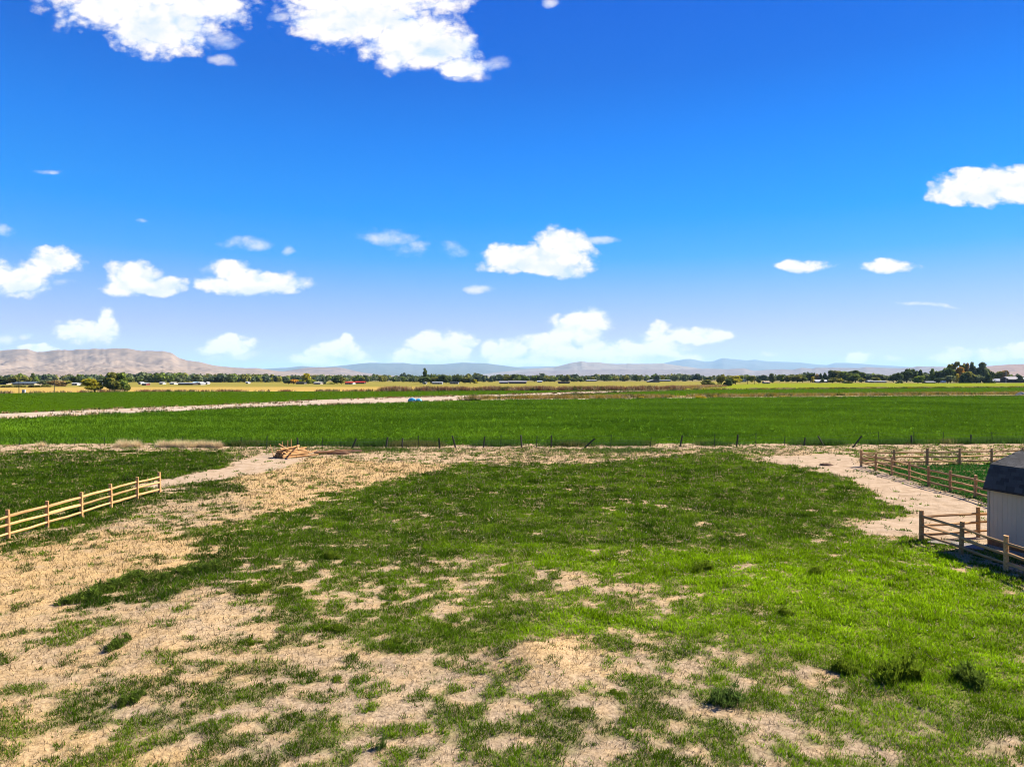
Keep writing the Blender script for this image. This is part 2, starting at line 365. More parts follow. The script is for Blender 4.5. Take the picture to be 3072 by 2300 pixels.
hill('hills', [(560, 1120), (700, 1110), (768, 1107), (860, 1103), (905, 1098), (960, 1102), (1040, 1095), (1075, 1091), (1110, 1088), (1160, 1089), (1210, 1088), (1240, 1092), (1290, 1093), (1330, 1092), (1390, 1087.5),
    (1430, 1089), (1455, 1089), (1490, 1094), (1530, 1099), (1570, 1105), (1640, 1110), (1760, 1120)],
     27000, 17000, (.045, .075, .055), (.10, .12, .085), (.16, .13, .10), .9, 1.6, 9.0, .4)
hill('hills', [(1420, 1126), (1480, 1118), (1536, 1112), (1600, 1105), (1660, 1102), (1690, 1094), (1710, 1089), (1735, 1085), (1745, 1083.5), (1760, 1086), (1800, 1087), (1830, 1091), (1880, 1091.5), (1000, 1089), (1930, 1091), (1990, 1090), (2040, 1097), (2120, 1108), (2300, 1120)],
     17500, 12500, (.22, .18, .14), (.36, .29, .22), (.20, .18, .16), 1.0, 1.6, 14.0, .4)
hill('hills', [(1480, 1124), (1600, 1113), (1700, 1110), (1850, 1108), (2000, 1109), (2120, 1106), (2180, 1107), (2230, 1105), (2262, 1112), (2300, 1109), (2345, 1107), (2380, 1109), (2405, 1103), (2435, 1106), (2448, 1103), (2510, 1103),
    (2575, 1104), (2596, 1101), (2650, 1103), (2700, 1104), (2735, 1102), (2752, 1099), (2830, 1100), (2900, 1103), (2980, 1110), (3100, 1120)],
     13500, 9500, (.18, .145, .13), (.33, .26, .21), (.16, .145, .15), 1.2, 1.5, 21.0, .4)
hill('hills', [(1000, 1112), (1980, 1092), (2020, 1083), (2050, 1078), (2072, 1076.5), (2095, 1081), (2115, 1085), (2140, 1083), (2160, 1076), (2170, 1073.5), (2195, 1077), (2240, 1081), (2265, 1078.5), (2304, 1084), (2340, 1085), (2400, 1087), (2440, 1092),
    (2480, 1095), (2505, 1088), (2560, 1089), (2620, 1094), (2690, 1098), (2780, 1104), (2950, 1115), (3300, 1122)],
     36000, 24000, (.06, .085, .06), (.12, .135, .10), (.18, .15, .12), .8, 1.6, 30.0, .4)
hill('hills', [(2820, 1124), (2900, 1108), (2960, 1098), (2995, 1095), (3020, 1093.5), (3072, 1092), (3200, 1085), (3400, 1080), (3800, 1092)],
     9500, 6000, (.26, .165, .115), (.38, .25, .17), (.24, .16, .125), 1.1, 1.9, 41.0, .45)
hill('hills', [(2985, 1126), (3005, 1117), (3025, 1112), (3040, 1110), (3055, 1113), (3072, 1118), (3100, 1126)],
     8200, 7200, (.09, .10, .11), (.15, .15, .15), (.11, .115, .125), .8, 1.3, 47.0, .5)

# ------------------------------------------------------------------ haze
hz = bpy.data.meshes.new('haze'); bm = bmesh.new(); bmesh.ops.create_cube(bm, size=1.0)
bm.to_mesh(hz); bm.free()
t = NT('haze_air'); pv = t.n('ShaderNodeVolumePrincipled'); pv.inputs['Color'].default_value = (.42, .72, 1, 1); pv.inputs['Density'].default_value = 2.1e-5
pv.inputs['Anisotropy'].default_value = 0.0
t.l(pv.outputs[0], t.out.inputs['Volume'])
ho = link('haze', hz, t.m, loc=(0, 0, 467), scale=(124000, 124000, 940)); tag(ho, 'thin pale haze over the whole valley', 'haze', kind='stuff')

# ------------------------------------------------------------------ the paddock
def PK(l): return [gk(x, y) for x, y in l]
NX, NY = 560, 300
gx = np.linspace(-75, 75, NX); gy = np.linspace(7, 70.5, NY)
GX, GY = np.meshgrid(gx, gy)
wx = GX + 2.4 * (fbm(GX, GY, .22, 4, 2.2) - .5) * 2; wy = GY + 2.0 * (fbm(GX, GY, .22, 4, 11.7) - .5) * 2
g_ = np.full(GX.shape, .36); s_ = np.full(GX.shape, .35); t_ = np.full(GX.shape, .25); b_ = np.zeros(GX.shape)
def paint(P, soft, g=None, s=None, t=None, b=None, warp=True):
    global g_, s_, t_, b_
    P = PK(P); m = sstep(-soft, soft, poly_sd(wx if warp else GX, wy if warp else GY, P))
    if g is not None: g_ = g_ + (g - g_) * m
    if s is not None: s_ = s_ + (s - s_) * m
    if t is not None: t_ = t_ + (t - t_) * m
    if b is not None: b_ = b_ + (b - b_) * m
# coordinates: places on the ground read off the photograph at 2212 px width
paint([(-900, 1500), (-900, 1700), (3200, 1700), (3200, 1500), (2300, 1490), (1500, 1440), (600, 1450)], 1.4, g=.50, s=.12, t=.35)
paint([(-600, 1180), (0, 1170), (140, 1150), (430, 1155), (560, 1095), (480, 1010), (720, 985), (960, 1003), (870, 1045), (700, 1070), (520, 1140), (430, 1230), (150, 1290), (120, 1420), (-700, 1480)], 1.4, g=.19, s=.85)
paint([(-500, 1420), (0, 1420), (330, 1600), (330, 1800), (-700, 1800)], .8, g=.30, s=.75)
paint([(-500, 1330), (0, 1330), (420, 1330), (480, 1400), (400, 1480), (0, 1460), (-500, 1480)], .8, g=.34, s=.5)
paint([(860, 1040), (960, 1003), (1200, 1003), (1400, 990), (1560, 975), (1690, 1006), (1830, 1036), (1890, 1080), (1960, 1110), (1870, 1135), (1890, 1165), (1700, 1185), (1100, 1200), (700, 1215), (480, 1240), (430, 1190), (440, 1150), (560, 1105), (700, 1062)], 1.3, g=.86, t=.22)
paint([(170, 1285), (300, 1232), (440, 1195), (640, 1210), (600, 1260), (480, 1262), (330, 1305), (180, 1310)], .35, g=.74, t=.08)
paint([(480, 1250), (700, 1220), (1130, 1200), (1150, 1290), (1150, 1360), (1000, 1400), (620, 1395), (520, 1300)], 1.2, g=.66, t=.4)
paint([(650, 1345), (900, 1335), (1120, 1350), (1130, 1400), (900, 1410), (680, 1400)], .4, g=.80, t=.25)
paint([(1100, 1200), (1500, 1190), (1860, 1165), (1960, 1175), (2020, 1205), (2260, 1300), (2700, 1400), (2700, 1640), (2212, 1560), (2040, 1490), (1830, 1440), (1690, 1405), (1500, 1420), (1300, 1395), (1170, 1380), (1140, 1290)], 1.2, g=.86, t=.80)
paint([(1500, 1205), (1000, 1180), (2020, 1215), (2212, 1300), (2212, 1420), (1000, 1380), (1600, 1340)], 1.5, g=.96, t=1.0)
paint([(1480, 1330), (1700, 1320), (1760, 1350), (1560, 1365), (1400, 1360)], .5, g=.66, t=.5)
paint([(1130, 1240), (1400, 1262), (1480, 1310), (1300, 1345), (1140, 1300)], .8, g=.55, t=.5)
paint([(1160, 1395), (1250, 1395), (1260, 1440), (1120, 1460), (1060, 1445)], .3, g=.10, s=.75)
paint([(1560, 1425), (1000, 1455), (2100, 1520), (2300, 1600), (2300, 1720), (1700, 1720), (1500, 1560)], .8, g=.52, s=.08, t=.5)
# beyond the left fence
paint([(-700, 1010), (0, 985), (180, 975), (470, 975), (510, 990), (470, 1010), (345, 1040), (345, 1062), (0, 1175), (-700, 1400)], .5, g=.92, t=.12, s=.4)
paint([(-700, 1005), (0, 985), (330, 978), (300, 992), (0, 1015), (-700, 1060)], .5, g=.72)
paint([(60, 1165), (345, 1058), (430, 1035), (540, 1030), (510, 1060), (350, 1090), (210, 1130), (110, 1180), (0, 1195), (-80, 1200)], .35, g=.72, t=.1)
# bare, trodden earth
paint([(345, 1035), (480, 1008), (580, 975), (650, 985), (640, 1010), (540, 1030), (430, 1040), (350, 1062)], .5, g=.03, b=.95)
paint([(1640, 985), (1860, 978), (1862, 1000), (2000, 1050), (2125, 1088), (2330, 1180), (2330, 1240), (2060, 1195), (1990, 1165), (1880, 1158), (1960, 1112), (1880, 1075), (1830, 1035), (1740, 1012)], .35, g=.05, b=.92)
paint([(-800, 962), (-800, 978), (0, 974), (560, 968), (1100, 968), (1700, 970), (2300, 962), (2900, 958), (2900, 945)], .5, g=.26, b=.5)
paint([(560, 972), (900, 972), (1100, 985), (940, 1000), (700, 988)], .5, g=.26, b=.45, s=.6)
paint([(1750, 975), (2300, 965), (2900, 962), (2900, 985), (2212, 992), (1870, 992)], .4, g=.34, b=.5)
paint([(1985, 1178), (2050, 1185), (2330, 1300), (2330, 1240), (2130, 1175)], .3, g=.6, b=.1, t=.3)
# turf inside the far rail pen
CORRAL = [gp(2597, 1399), gp(2690, 1397), gp(3072, 1391), gp(3500, 1389), gp(3600, 1560), gp(3120, 1560)]
mcor = sstep(-.25, .35, poly_sd(GX, GY, CORRAL)); g_ = g_ + (1.0 - g_) * mcor; t_ = t_ + (.10 - t_) * mcor; b_ = b_ * (1 - mcor)
g_ = np.clip(g_, 0, 1)
hz_ = .16 * (fbm(GX, GY, .12, 3, 5.0) - .5) + .09 * (fbm(GX, GY, .7, 4, 8.0) - .5)
for (x, y, r, hh) in ((1165, 1435, 1.1, .22), (350, 1380, 1.2, .15), (450, 1270, 1.3, .2), (1135, 1410, .8, .14)):
    X0, Y0 = gk(x, y); hz_ = hz_ + hh * np.exp(-((GX - X0) ** 2 + (GY - Y0) ** 2) / r ** 2)
V = np.stack([GX, GY, hz_], -1).reshape(-1, 3); idx = np.arange(NX * NY).reshape(NY, NX)
Fq = np.stack([idx[:-1, :-1], idx[:-1, 1:], idx[1:, 1:], idx[1:, :-1]], -1).reshape(-1, 4)
pm = np_mesh('paddock', V, Fq, smooth=True)
cov_ = sstep(.40, .60, g_ * .80 + (fbm(GX, GY, 2.3, 4, 7.7, .62) - .5) * 1.55 + (fbm(GX, GY, .45, 3, 31.) - .5) * .5 + .11) * (.25 + .75 * np.clip(g_ * 1.1, 0, 1))
for nme, a in (('cover', cov_), ('green', g_), ('straw', s_), ('tone', t_), ('bare', b_)): fattr(pm, nme, a.ravel())
t = NT('paddock_soil')
fine = t.noise(9, 8, .7); mid = t.noise(1.3, 6, .65); big = t.noise(.25, 4, .6); grain = t.noise(38, 5, .7)
dry = t.ramp(fine, [(.30, (.13, .085, .045)), (.45, (.31, .225, .14)), (.62, (.44, .33, .21))])
strw = t.ramp(fine, [(.30, (.19, .11, .04)), (.45, (.44, .29, .13)), (.62, (.57, .39, .18))])
bare = t.ramp(t.math('ADD', t.math('MULTIPLY', mid, .6), t.math('MULTIPLY', grain, .4)), [(.36, (.27, .19, .12)), (.5, (.40, .295, .195)), (.62, (.46, .35, .24))])
sfac = t.math('ADD', t.attr('straw').outputs['Fac'], t.math('MULTIPLY', t.math('SUBTRACT', mid, .5), 2.4), clamp=True)
c0 = t.mix(sfac, dry, strw)
bfac = t.math('ADD', t.attr('bare').outputs['Fac'], t.math('MULTIPLY', t.math('SUBTRACT', mid, .5), .9), clamp=True)
bfac = t.math('MULTIPLY', bfac, t.math('GREATER_THAN', t.attr('bare').outputs['Fac'], .02))
c1 = t.mix(bfac, c0, bare)
gcol = t.mix(t.attr('tone').outputs['Fac'], (.045, .075, .010), (.12, .17, .010))
c2 = t.mix(t.math('MULTIPLY', t.attr('cover').outputs['Fac'], t.math('ADD', fine, .25), clamp=True), c1, gcol)
M['paddock'] = t.bsdf(c2, .95, 0.0, t.math('ADD', fine, t.math('MULTIPLY', mid, 2.0)), .75, .06)
po = link('ground', pm, M['paddock']); tag(po, kind='structure')

def gsample(A, x, y):
    fx = np.clip((x - gx[0]) / (gx[1] - gx[0]), 0, NX - 1.001); fy = np.clip((y - gy[0]) / (gy[1] - gy[0]), 0, NY - 1.001)
    i = fx.astype(int); j = fy.astype(int); u = fx - i; v = fy - j
    return A[j, i] * (1 - u) * (1 - v) + A[j, i + 1] * u * (1 - v) + A[j + 1, i] * (1 - u) * v + A[j + 1, i + 1] * u * v

def blades(cx, cy, cz, nb, spread, length, width, col, lean=.6, jitter=.25, flat=0.0):
    """nb triangular blades on each tuft; every argument per tuft"""
    n = len(cx); N = n * nb
    rep = lambda a: np.repeat(np.broadcast_to(a, (n,)), nb)
    a = rng.random(N) * 2 * np.pi; rr = np.sqrt(rng.random(N)) * rep(spread)
    bx = rep(cx) + np.cos(a) * rr; by = rep(cy) + np.sin(a) * rr; bz = rep(cz) - .01
    L = rep(length) * (.55 + .75 * rng.random(N)); W = rep(width) * (.7 + .6 * rng.random(N))
    b = a + rng.normal(0, .9, N); ln = lean * (.3 + rng.random(N)); 
    up = np.sqrt(np.clip(1 - np.minimum(ln, .97) ** 2, .02, 1)) * (1 - flat); lx = np.cos(b) * np.minimum(ln, .97); ly = np.sin(b) * np.minimum(ln, .97)
    pa = rng.random(N) * 2 * np.pi; px_ = np.cos(pa) * W / 2; py_ = np.sin(pa) * W / 2
    V = np.empty((N, 3, 3), np.float32)
    V[:, 0] = np.stack([bx - px_, by - py_, bz], -1); V[:, 1] = np.stack([bx + px_, by + py_, bz], -1)
    V[:, 2] = np.stack([bx + lx * L, by + ly * L, bz + .01 + up * L + flat * .02], -1)
    c = np.repeat(np.broadcast_to(col, (n, 3)), nb, 0) * (1 + jitter * (rng.random((N, 1)) * 2 - 1))
    cc = np.repeat(c[:, None, :], 3, 1)
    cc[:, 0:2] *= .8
    return V.reshape(-1, 3), cc.reshape(-1, 3)
def stuff(name, parts, mat, label, cat):
    V = np.concatenate([p[0] for p in parts]); c = np.clip(np.concatenate([p[1] for p in parts]), 0, 1)
    me = np_mesh(name, V, np.arange(len(V)).reshape(-1, 3), c)
    o = link(name, me, mat); tag(o, label, cat, kind='stuff'); return o
def spread_xy(n, y0, y1, p, margin=4.0, slope=.735):
    """ground points, denser towards the near side as Y^-p per square metre"""
    q = rng.random(n); e = 2 - p
    y = (y0 ** e + q * (y1 ** e - y0 ** e)) ** (1 / e) if abs(e) > 1e-6 else y0 * (y1 / y0) ** q
    x = (rng.random(n) * 2 - 1) * (slope * y + margin); return x, y

# grass of the paddock
def grass_col(t, n, x, y):
    dk = np.array([.062, .128, .010]); br = np.array([.215, .37, .006])
    c = dk + (br - dk) * t[:, None]
    hue = (fbm(x, y, 1.1, 3, 4.4)[:, None] - .5) * 1.4
    c = c * (1 + .9 * hue) + np.array([.04, .02, .0]) * np.clip(hue * 2, 0, 1) * .8
    return c * (.65 + .6 * rng.random((len(x), 1))) * np.where(t < .5, .75 + .5 * t, 1.0)[:, None]
x, y = spread_xy(360000, 9.5, 69.0, 1.75)
gg = gsample(g_, x, y); nz = fbm(x, y, 2.3, 4, 7.7, .62); nz2 = fbm(x, y, .45, 3, 31.)
prob = sstep(.43, .58, gg * .80 + (nz - .5) * 1.55 + (nz2 - .5) * .5 + .11)
keep = rng.random(len(x)) < prob * (.5 + .5 * np.clip(gg * 1.1, 0, 1)); x, y, gg, nz = x[keep], y[keep], gg[keep], nz[keep]
tt = np.clip(gsample(t_, x, y) + .5 * (fbm(x, y, .8, 3, 51.) - .5), 0, 1); zz = gsample(hz_, x, y)
kf = np.clip(y / 17, .8, 3.4)
tall = .075 + .11 * sstep(.45, .75, nz) * np.clip(gg, .3, 1); incor = poly_sd(x, y, CORRAL) > 0; tall = np.where(incor, .07, tall)
col = grass_col(tt, len(x), x, y); col = np.where(incor[:, None], np.array([.022, .10, .014]) * (.8 + .4 * rng.random((len(x), 1))), col)
dryb = (rng.random(len(x)) < .06 * (1.2 - gg)); col[dryb] = np.array([.40, .31, .16])
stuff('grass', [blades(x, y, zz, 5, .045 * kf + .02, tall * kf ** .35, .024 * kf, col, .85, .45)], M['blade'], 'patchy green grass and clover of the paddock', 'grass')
print('grass tufts', len(x))
# dry straw and dead grass
x, y = spread_xy(100000, 9.5, 69.0, 1.9)
gg = gsample(g_, x, y); bb = gsample(b_, x, y); ss = gsample(s_, x, y)
keep = rng.random(len(x)) < np.clip(1.05 - gg, .08, 1) * (1 - .985 * np.clip(bb * 1.1, 0, 1)); x, y, ss = x[keep], y[keep], ss[keep]
sm = np.clip(ss + 1.5 * (fbm(x, y, .9, 4, 19.) - .5), 0, 1)[:, None]
col = (np.array([.42, .325, .20]) * (1 - sm) + np.array([.60, .405, .175]) * sm) * (.8 + (.68 * rng.random((len(x), 1)) - .38) * np.clip(26 / y, .35, 1)[:, None])
kf = np.clip(y / 17, .8, 3.4)
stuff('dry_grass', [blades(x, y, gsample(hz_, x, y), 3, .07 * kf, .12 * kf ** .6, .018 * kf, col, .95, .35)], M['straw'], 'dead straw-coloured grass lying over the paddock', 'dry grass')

# dandelion heads
x, y = spread_xy(1000, 15, 50, 1.6); gg = gsample(g_, x, y); tt = gsample(t_, x, y)
keep = (gg > .8) & (rng.random(len(x)) < .15 + .75 * tt) & (x > -6); x, y = x[keep], y[keep]
zz = gsample(hz_, x, y) + .14 + .08 * rng.random(len(x)); r = .010 + .0004 * y
O = np.array([(1, 0, 0), (-1, 0, 0), (0, 1, 0), (0, -1, 0), (0, 0, 1), (0, 0, -1)], float); OF = np.array([(0, 2, 4), (2, 1, 4), (1, 3, 4), (3, 0, 4), (2, 0, 5), (1, 2, 5), (3, 1, 5), (0, 3, 5)])
P = np.stack([x, y, zz], -1); Vd = (P[:, None] + O[None] * r[:, None, None]).reshape(-1, 3)
Fd = (OF[None] + 6 * np.arange(len(x))[:, None, None]).reshape(-1, 3)
dm = np_mesh('dandelion_heads', Vd, Fd, np.full((len(Vd), 3), 1.0) * np.array([.55, .52, .44]))
tag(link('dandelion_heads', dm, M['straw']), 'small white seed heads dotted over the bright grass', 'seed heads', kind='stuff')

# crop plants
def crop(name, P, y0, y1, n, label, c1, c2, hgt, slope=.76, margin=8, p=2.0, wide=1.0):
    x, y = spread_xy(n, y0, y1, p, margin, slope)
    sd_ = poly_sd(x, y, P); keep = sd_ > -.4 * rng.random(len(x)); x, y, sd_ = x[keep], y[keep], sd_[keep]
    f = np.clip(.5 + 1.5 * (fbm(x, y * 2.5, .05, 5, 3.)[:, None] - .5), 0, 1); f2 = fbm(x, y, .5, 3, 23.)[:, None]
    col = (np.array(c1) * (1 - f) + np.array(c2) * f) * (.6 + .8 * f2) * (.85 + .3 * rng.random((len(x), 1)))
    h = hgt * (.6 + .9 * f2[:, 0]); k = y / 75
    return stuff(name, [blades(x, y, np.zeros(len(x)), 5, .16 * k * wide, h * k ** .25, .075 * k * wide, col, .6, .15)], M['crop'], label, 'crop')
crop('alfalfa', BIG, 69, 245, 95000, 'low green alfalfa filling the field behind the wire fence', (.062, .138, .007), (.145, .265, .013), .30)
crop('alfalfa', SECOND, 90, 345, 60000, 'bright green alfalfa beyond the sandy diagonal road', (.045, .092, .003), (.062, .112, .004), .10, .8, 10, 1.8, .3)
crop('alfalfa', RIGHT3, 225, 440, 30000, 'green alfalfa beyond the narrow farm track and its weeds', (.045, .09, .004), (.062, .108, .004), .10, .8, 10, 1.8, .25)

# weeds along fences, tracks and field edges
def along(poly, n, wid, hgt, cols, nb=6, spread=.25, bw=.05, freq=.35):
    poly = np.array(poly, float); seg = np.linalg.norm(np.diff(poly, axis=0), axis=1); cum = np.r_[0, np.cumsum(seg)]
    s = rng.random(n) * cum[-1]; cl = fbm(s, s * 0, freq, 4, rng.random() * 90, .7); keep = rng.random(n) < sstep(.36, .62, cl); s, cl = s[keep], cl[keep]
    x = np.interp(s, cum, poly[:, 0]) + rng.normal(0, wid, len(s)); y = np.interp(s, cum, poly[:, 1]) + rng.normal(0, wid, len(s))
    ci = (fbm(x, y, .3, 2, 77.) * 1.6 - .3 + rng.normal(0, .12, len(s))) * len(cols); col = np.array(cols)[np.clip(ci.astype(int), 0, len(cols) - 1)] * (.7 + .6 * rng.random((len(s), 1)))
    return blades(x, y, np.full(len(s), -.02), nb, spread, hgt * (.5 + cl), bw, col, .55)
GOLD, STR, OLV, GRN, RUS = (.42, .29, .05), (.50, .36, .18), (.13, .14, .04), (.06, .12, .02), (.30, .14, .07)
stuff('roadside_weeds', [
    along(STRIP_LO, 4200, 1.0, .5, [OLV, STR, OLV, GRN], 6, .4, .16),
    along([(a + 7 * .82, b - 7 * .57) for a, b in STRIP_UP], 1000, 1.6, .45, [STR, OLV, RUS], 6, .4, .16),
    along(STRIP_UP, 1500, .7, .4, [OLV, STR, OLV, RUS], 6, .4, .18),
    along([(-12, 211), (30, 222), (84, 240), (194, 269), (330, 300)], 9000, 2.6, 1.0, [OLV, GOLD, STR, GOLD], 6, .6, .22),
    along([(-6, 200), (30, 206), (84, 222), (230, 247)], 2500, .9, .4, [GRN, OLV, STR], 6, .5, .2),
    along([(-400, 236), (-205, 276), (-168, 308), (-112, 312), (-57, 319), (0, 333)], 3000, 1.4, 1.0, [OLV, STR, RUS], 6, .6, .25),
    along([(-57, 322), (0, 336), (30, 342), (62, 350), (84, 360)], 5200, 2.0, 1.9, [RUS, STR, RUS, OLV], 6, .8, .3),
    along([(62, 352), (90, 356), (132, 368), (311, 434), (420, 470)], 3500, 2.0, .7, [STR, OLV, GOLD], 6, .8, .3),
    along([(60, 356), (90, 388), (110, 420), (130, 460)], 4200, 4.0, 1.2, [STR, (.5, .3, .12), GOLD], 6, .8, .3),
], M['straw'], 'weeds and dry grasses along the tracks and field edges', 'weeds')
wf = [gp(-900, 1337), gp(0, 1339), gp(400, 1340), gp(660, 1341)]
pf = np.array(wf); nb_ = 30; sp = np.sort(rng.random(nb_)); sp = np.where(rng.random(nb_) < .6, .62 + .38 * rng.random(nb_), sp)
bx0 = np.interp(sp, np.linspace(0, 1, len(pf)), pf[:, 0]) + rng.normal(0, .2, nb_); by0 = np.interp(sp, np.linspace(0, 1, len(pf)), pf[:, 1]) + rng.normal(0, .3, nb_)
bi = rng.integers(0, nb_, 1000); bsz = .38 + .4 * rng.random(nb_)
bcol = np.array([.95, .72, .40]) * (.65 + .5 * rng.random((nb_, 1)))
stuff('bunch_grass', [blades(bx0[bi] + rng.normal(0, .16, 1000), by0[bi] + rng.normal(0, .16, 1000), np.zeros(1000), 8, .12, bsz[bi], .03, bcol[bi] * (.8 + .4 * rng.random((1000, 1))), .7)], M['straw'], 'tall pale bunch grass growing along the wire fence', 'dry grass')
stuff('weeds', [along([gp(660, 1336), gp(1500, 1336), gp(2300, 1334), gp(3072, 1328), gp(3600, 1322)], 7000, .5, .5, [GRN, GRN, (.045, .10, .015), OLV], 9, .3, .05),
    along([gp(900, 1348), gp(1500, 1352), gp(2300, 1352)], 3000, 1.0, .22, [GRN, (.07, .13, .015), OLV], 8, .35, .04)], M['blade'], 'green weeds growing under the leaning wire fence posts', 'weeds')

# ------------------------------------------------------------------ wooden pieces
def log_mesh(name, L, r0, r1, sides=7, rings=6, bend=.03, rough=.16, seed=0, axis='x', square=0.0):
    """an uneven split log along x (centred) or z (from 0)"""
    rd = random.Random(seed); bm = bmesh.new(); rows = []
    prof = [1 + rd.uniform(-rough, rough) for _ in range(sides)]
    ph = rd.uniform(0, 6.28); by, bz = rd.uniform(-bend, bend), rd.uniform(-bend, bend)
    for i in range(rings):
        f = i / (rings - 1); r = r0 + (r1 - r0) * f; row = []
        oy = by * math.sin(math.pi * f) + rd.uniform(-.006, .006); oz = bz * math.sin(math.pi * f) + rd.uniform(-.006, .006)
        for k in range(sides):
            a = ph + 2 * math.pi * k / sides; q = r * prof[k] * (1 + rd.uniform(-.06, .06))
            if square: q *= 1 + square * (abs(math.cos(2 * (a - ph))) - .5)
            p = (math.cos(a) * q, math.sin(a) * q)
            if axis == 'x': row.append(bm.verts.new(((f - .5) * L, p[0] + oy, p[1] + oz)))
            else: row.append(bm.verts.new((p[0] + oy, p[1] + oz, f * L + (rd.uniform(-.01, .01) if i == rings - 1 else 0))))
        rows.append(row)
    for a, b in zip(rows, rows[1:]):
        for k in range(sides): bm.faces.new((a[k], a[(k + 1) % sides], b[(k + 1) % sides], b[k]))
    bm.faces.new(rows[0][::-1]); bm.faces.new(rows[-1])
    bmesh.ops.recalc_face_normals(bm, faces=bm.faces[:])
    me = bpy.data.meshes.new(name); bm.to_mesh(me); bm.free(); return me
POST = [log_mesh('post', 1.62, .085, .08, 8, 4, .01, .1, s, 'z', .12) for s in range(4)]
RAIL = [log_mesh('rail', 1.0, .052, .046, 7, 7, .03, .2, s) for s in range(8)]
for m in POST + RAIL: m.materials.append(M['cedar'])
def orient(a, b):
    d = Vector(b) - Vector(a); return d.length, d.to_track_quat('X', 'Z').to_euler()
def rail_fence(runs, label):
    """runs: polylines of post places; consecutive posts carry three rails"""
    root = empty('rail_fence', (*runs[0][0], 0)); o0 = Vector((*runs[0][0], 0)); tag(root, label, 'fence', 'split rail fences')
    seen = set(); i = 0
    for run in runs:
        for p in run:
            k = (round(p[0], 2), round(p[1], 2))
            if k in seen: continue
            seen.add(k); z = float(gsample(hz_, np.array([p[0]]), np.array([p[1]]))[0])
            link('post', POST[i % 4], None, root, Vector((*p, z - .40)) - o0, (random.uniform(-.02, .02), random.uniform(-.02, .02), random.uniform(0, 6)), (1, 1, random.uniform(.99, 1.03))); i += 1
        for a, b in zip(run, run[1:]):
            za = float(gsample(hz_, np.array([a[0]]), np.array([a[1]]))[0]); zb = float(gsample(hz_, np.array([b[0]]), np.array([b[1]]))[0])
            for h in (.27, .62, .97):
                A = Vector((*a, h + za + random.uniform(-.02, .02))); B = Vector((*b, h + zb + random.uniform(-.02, .02)))
                L, e = orient(A, B)
                link('rail', random.choice(RAIL), None, root, (A + B) / 2 - o0, e, (L + .16, random.uniform(.95, 1.2), random.uniform(1.0, 1.3)))
    return root
def line(a, b, n): return [(a[0] + (b[0] - a[0]) * i / n, a[1] + (b[1] - a[1]) * i / n) for i in range(n + 1)]
LF0, LF1 = gp(25, 1620), gp(478, 1478)
sx, sy = (LF1[0] - LF0[0]) / 5, (LF1[1] - LF0[1]) / 5
rail_fence([[(LF0[0] + sx * i, LF0[1] + sy * i) for i in range(-4, 6)]], 'straight three-rail split wood fence ending beside the trodden dirt path')
Z5 = lambda x, y: gp(2472 + x * .302, 1250 + y * .302)
corner = Z5(372, 488)
side = line(corner, Z5(1497, 806), 6); dx, dy = (side[6][0] - side[5][0]), (side[6][1] - side[5][1]); side += [(side[6][0] + dx * k, side[6][1] + dy * k) for k in (1, 2)]
bk = line(corner, Z5(1663, 465), 4); dx, dy = bk[4][0] - bk[3][0], bk[4][1] - bk[3][1]; bk += [(bk[4][0] + dx * k, bk[4][1] + dy * k) for k in (1, 2, 3, 4)]
rail_fence([side, bk], 'split rail fence turning a corner round the green turf pen')
A, B_, C_, E_ = Z5(968, 1220), Z5(1358, 1352), Z5(1810, 1527), Z5(1530, 1190)
dx, dy = C_[0] - B_[0], C_[1] - B_[1]
rail_fence([[A, B_, C_, (C_[0] + dx, C_[1] + dy), (C_[0] + 2 * dx, C_[1] + 2 * dy)], [A, E_, (E_[0] + 2.4, E_[1] + .5), (E_[0] + 4.8, E_[1] + 1.0)]],
           'split rail fence corner standing around the beige shed')

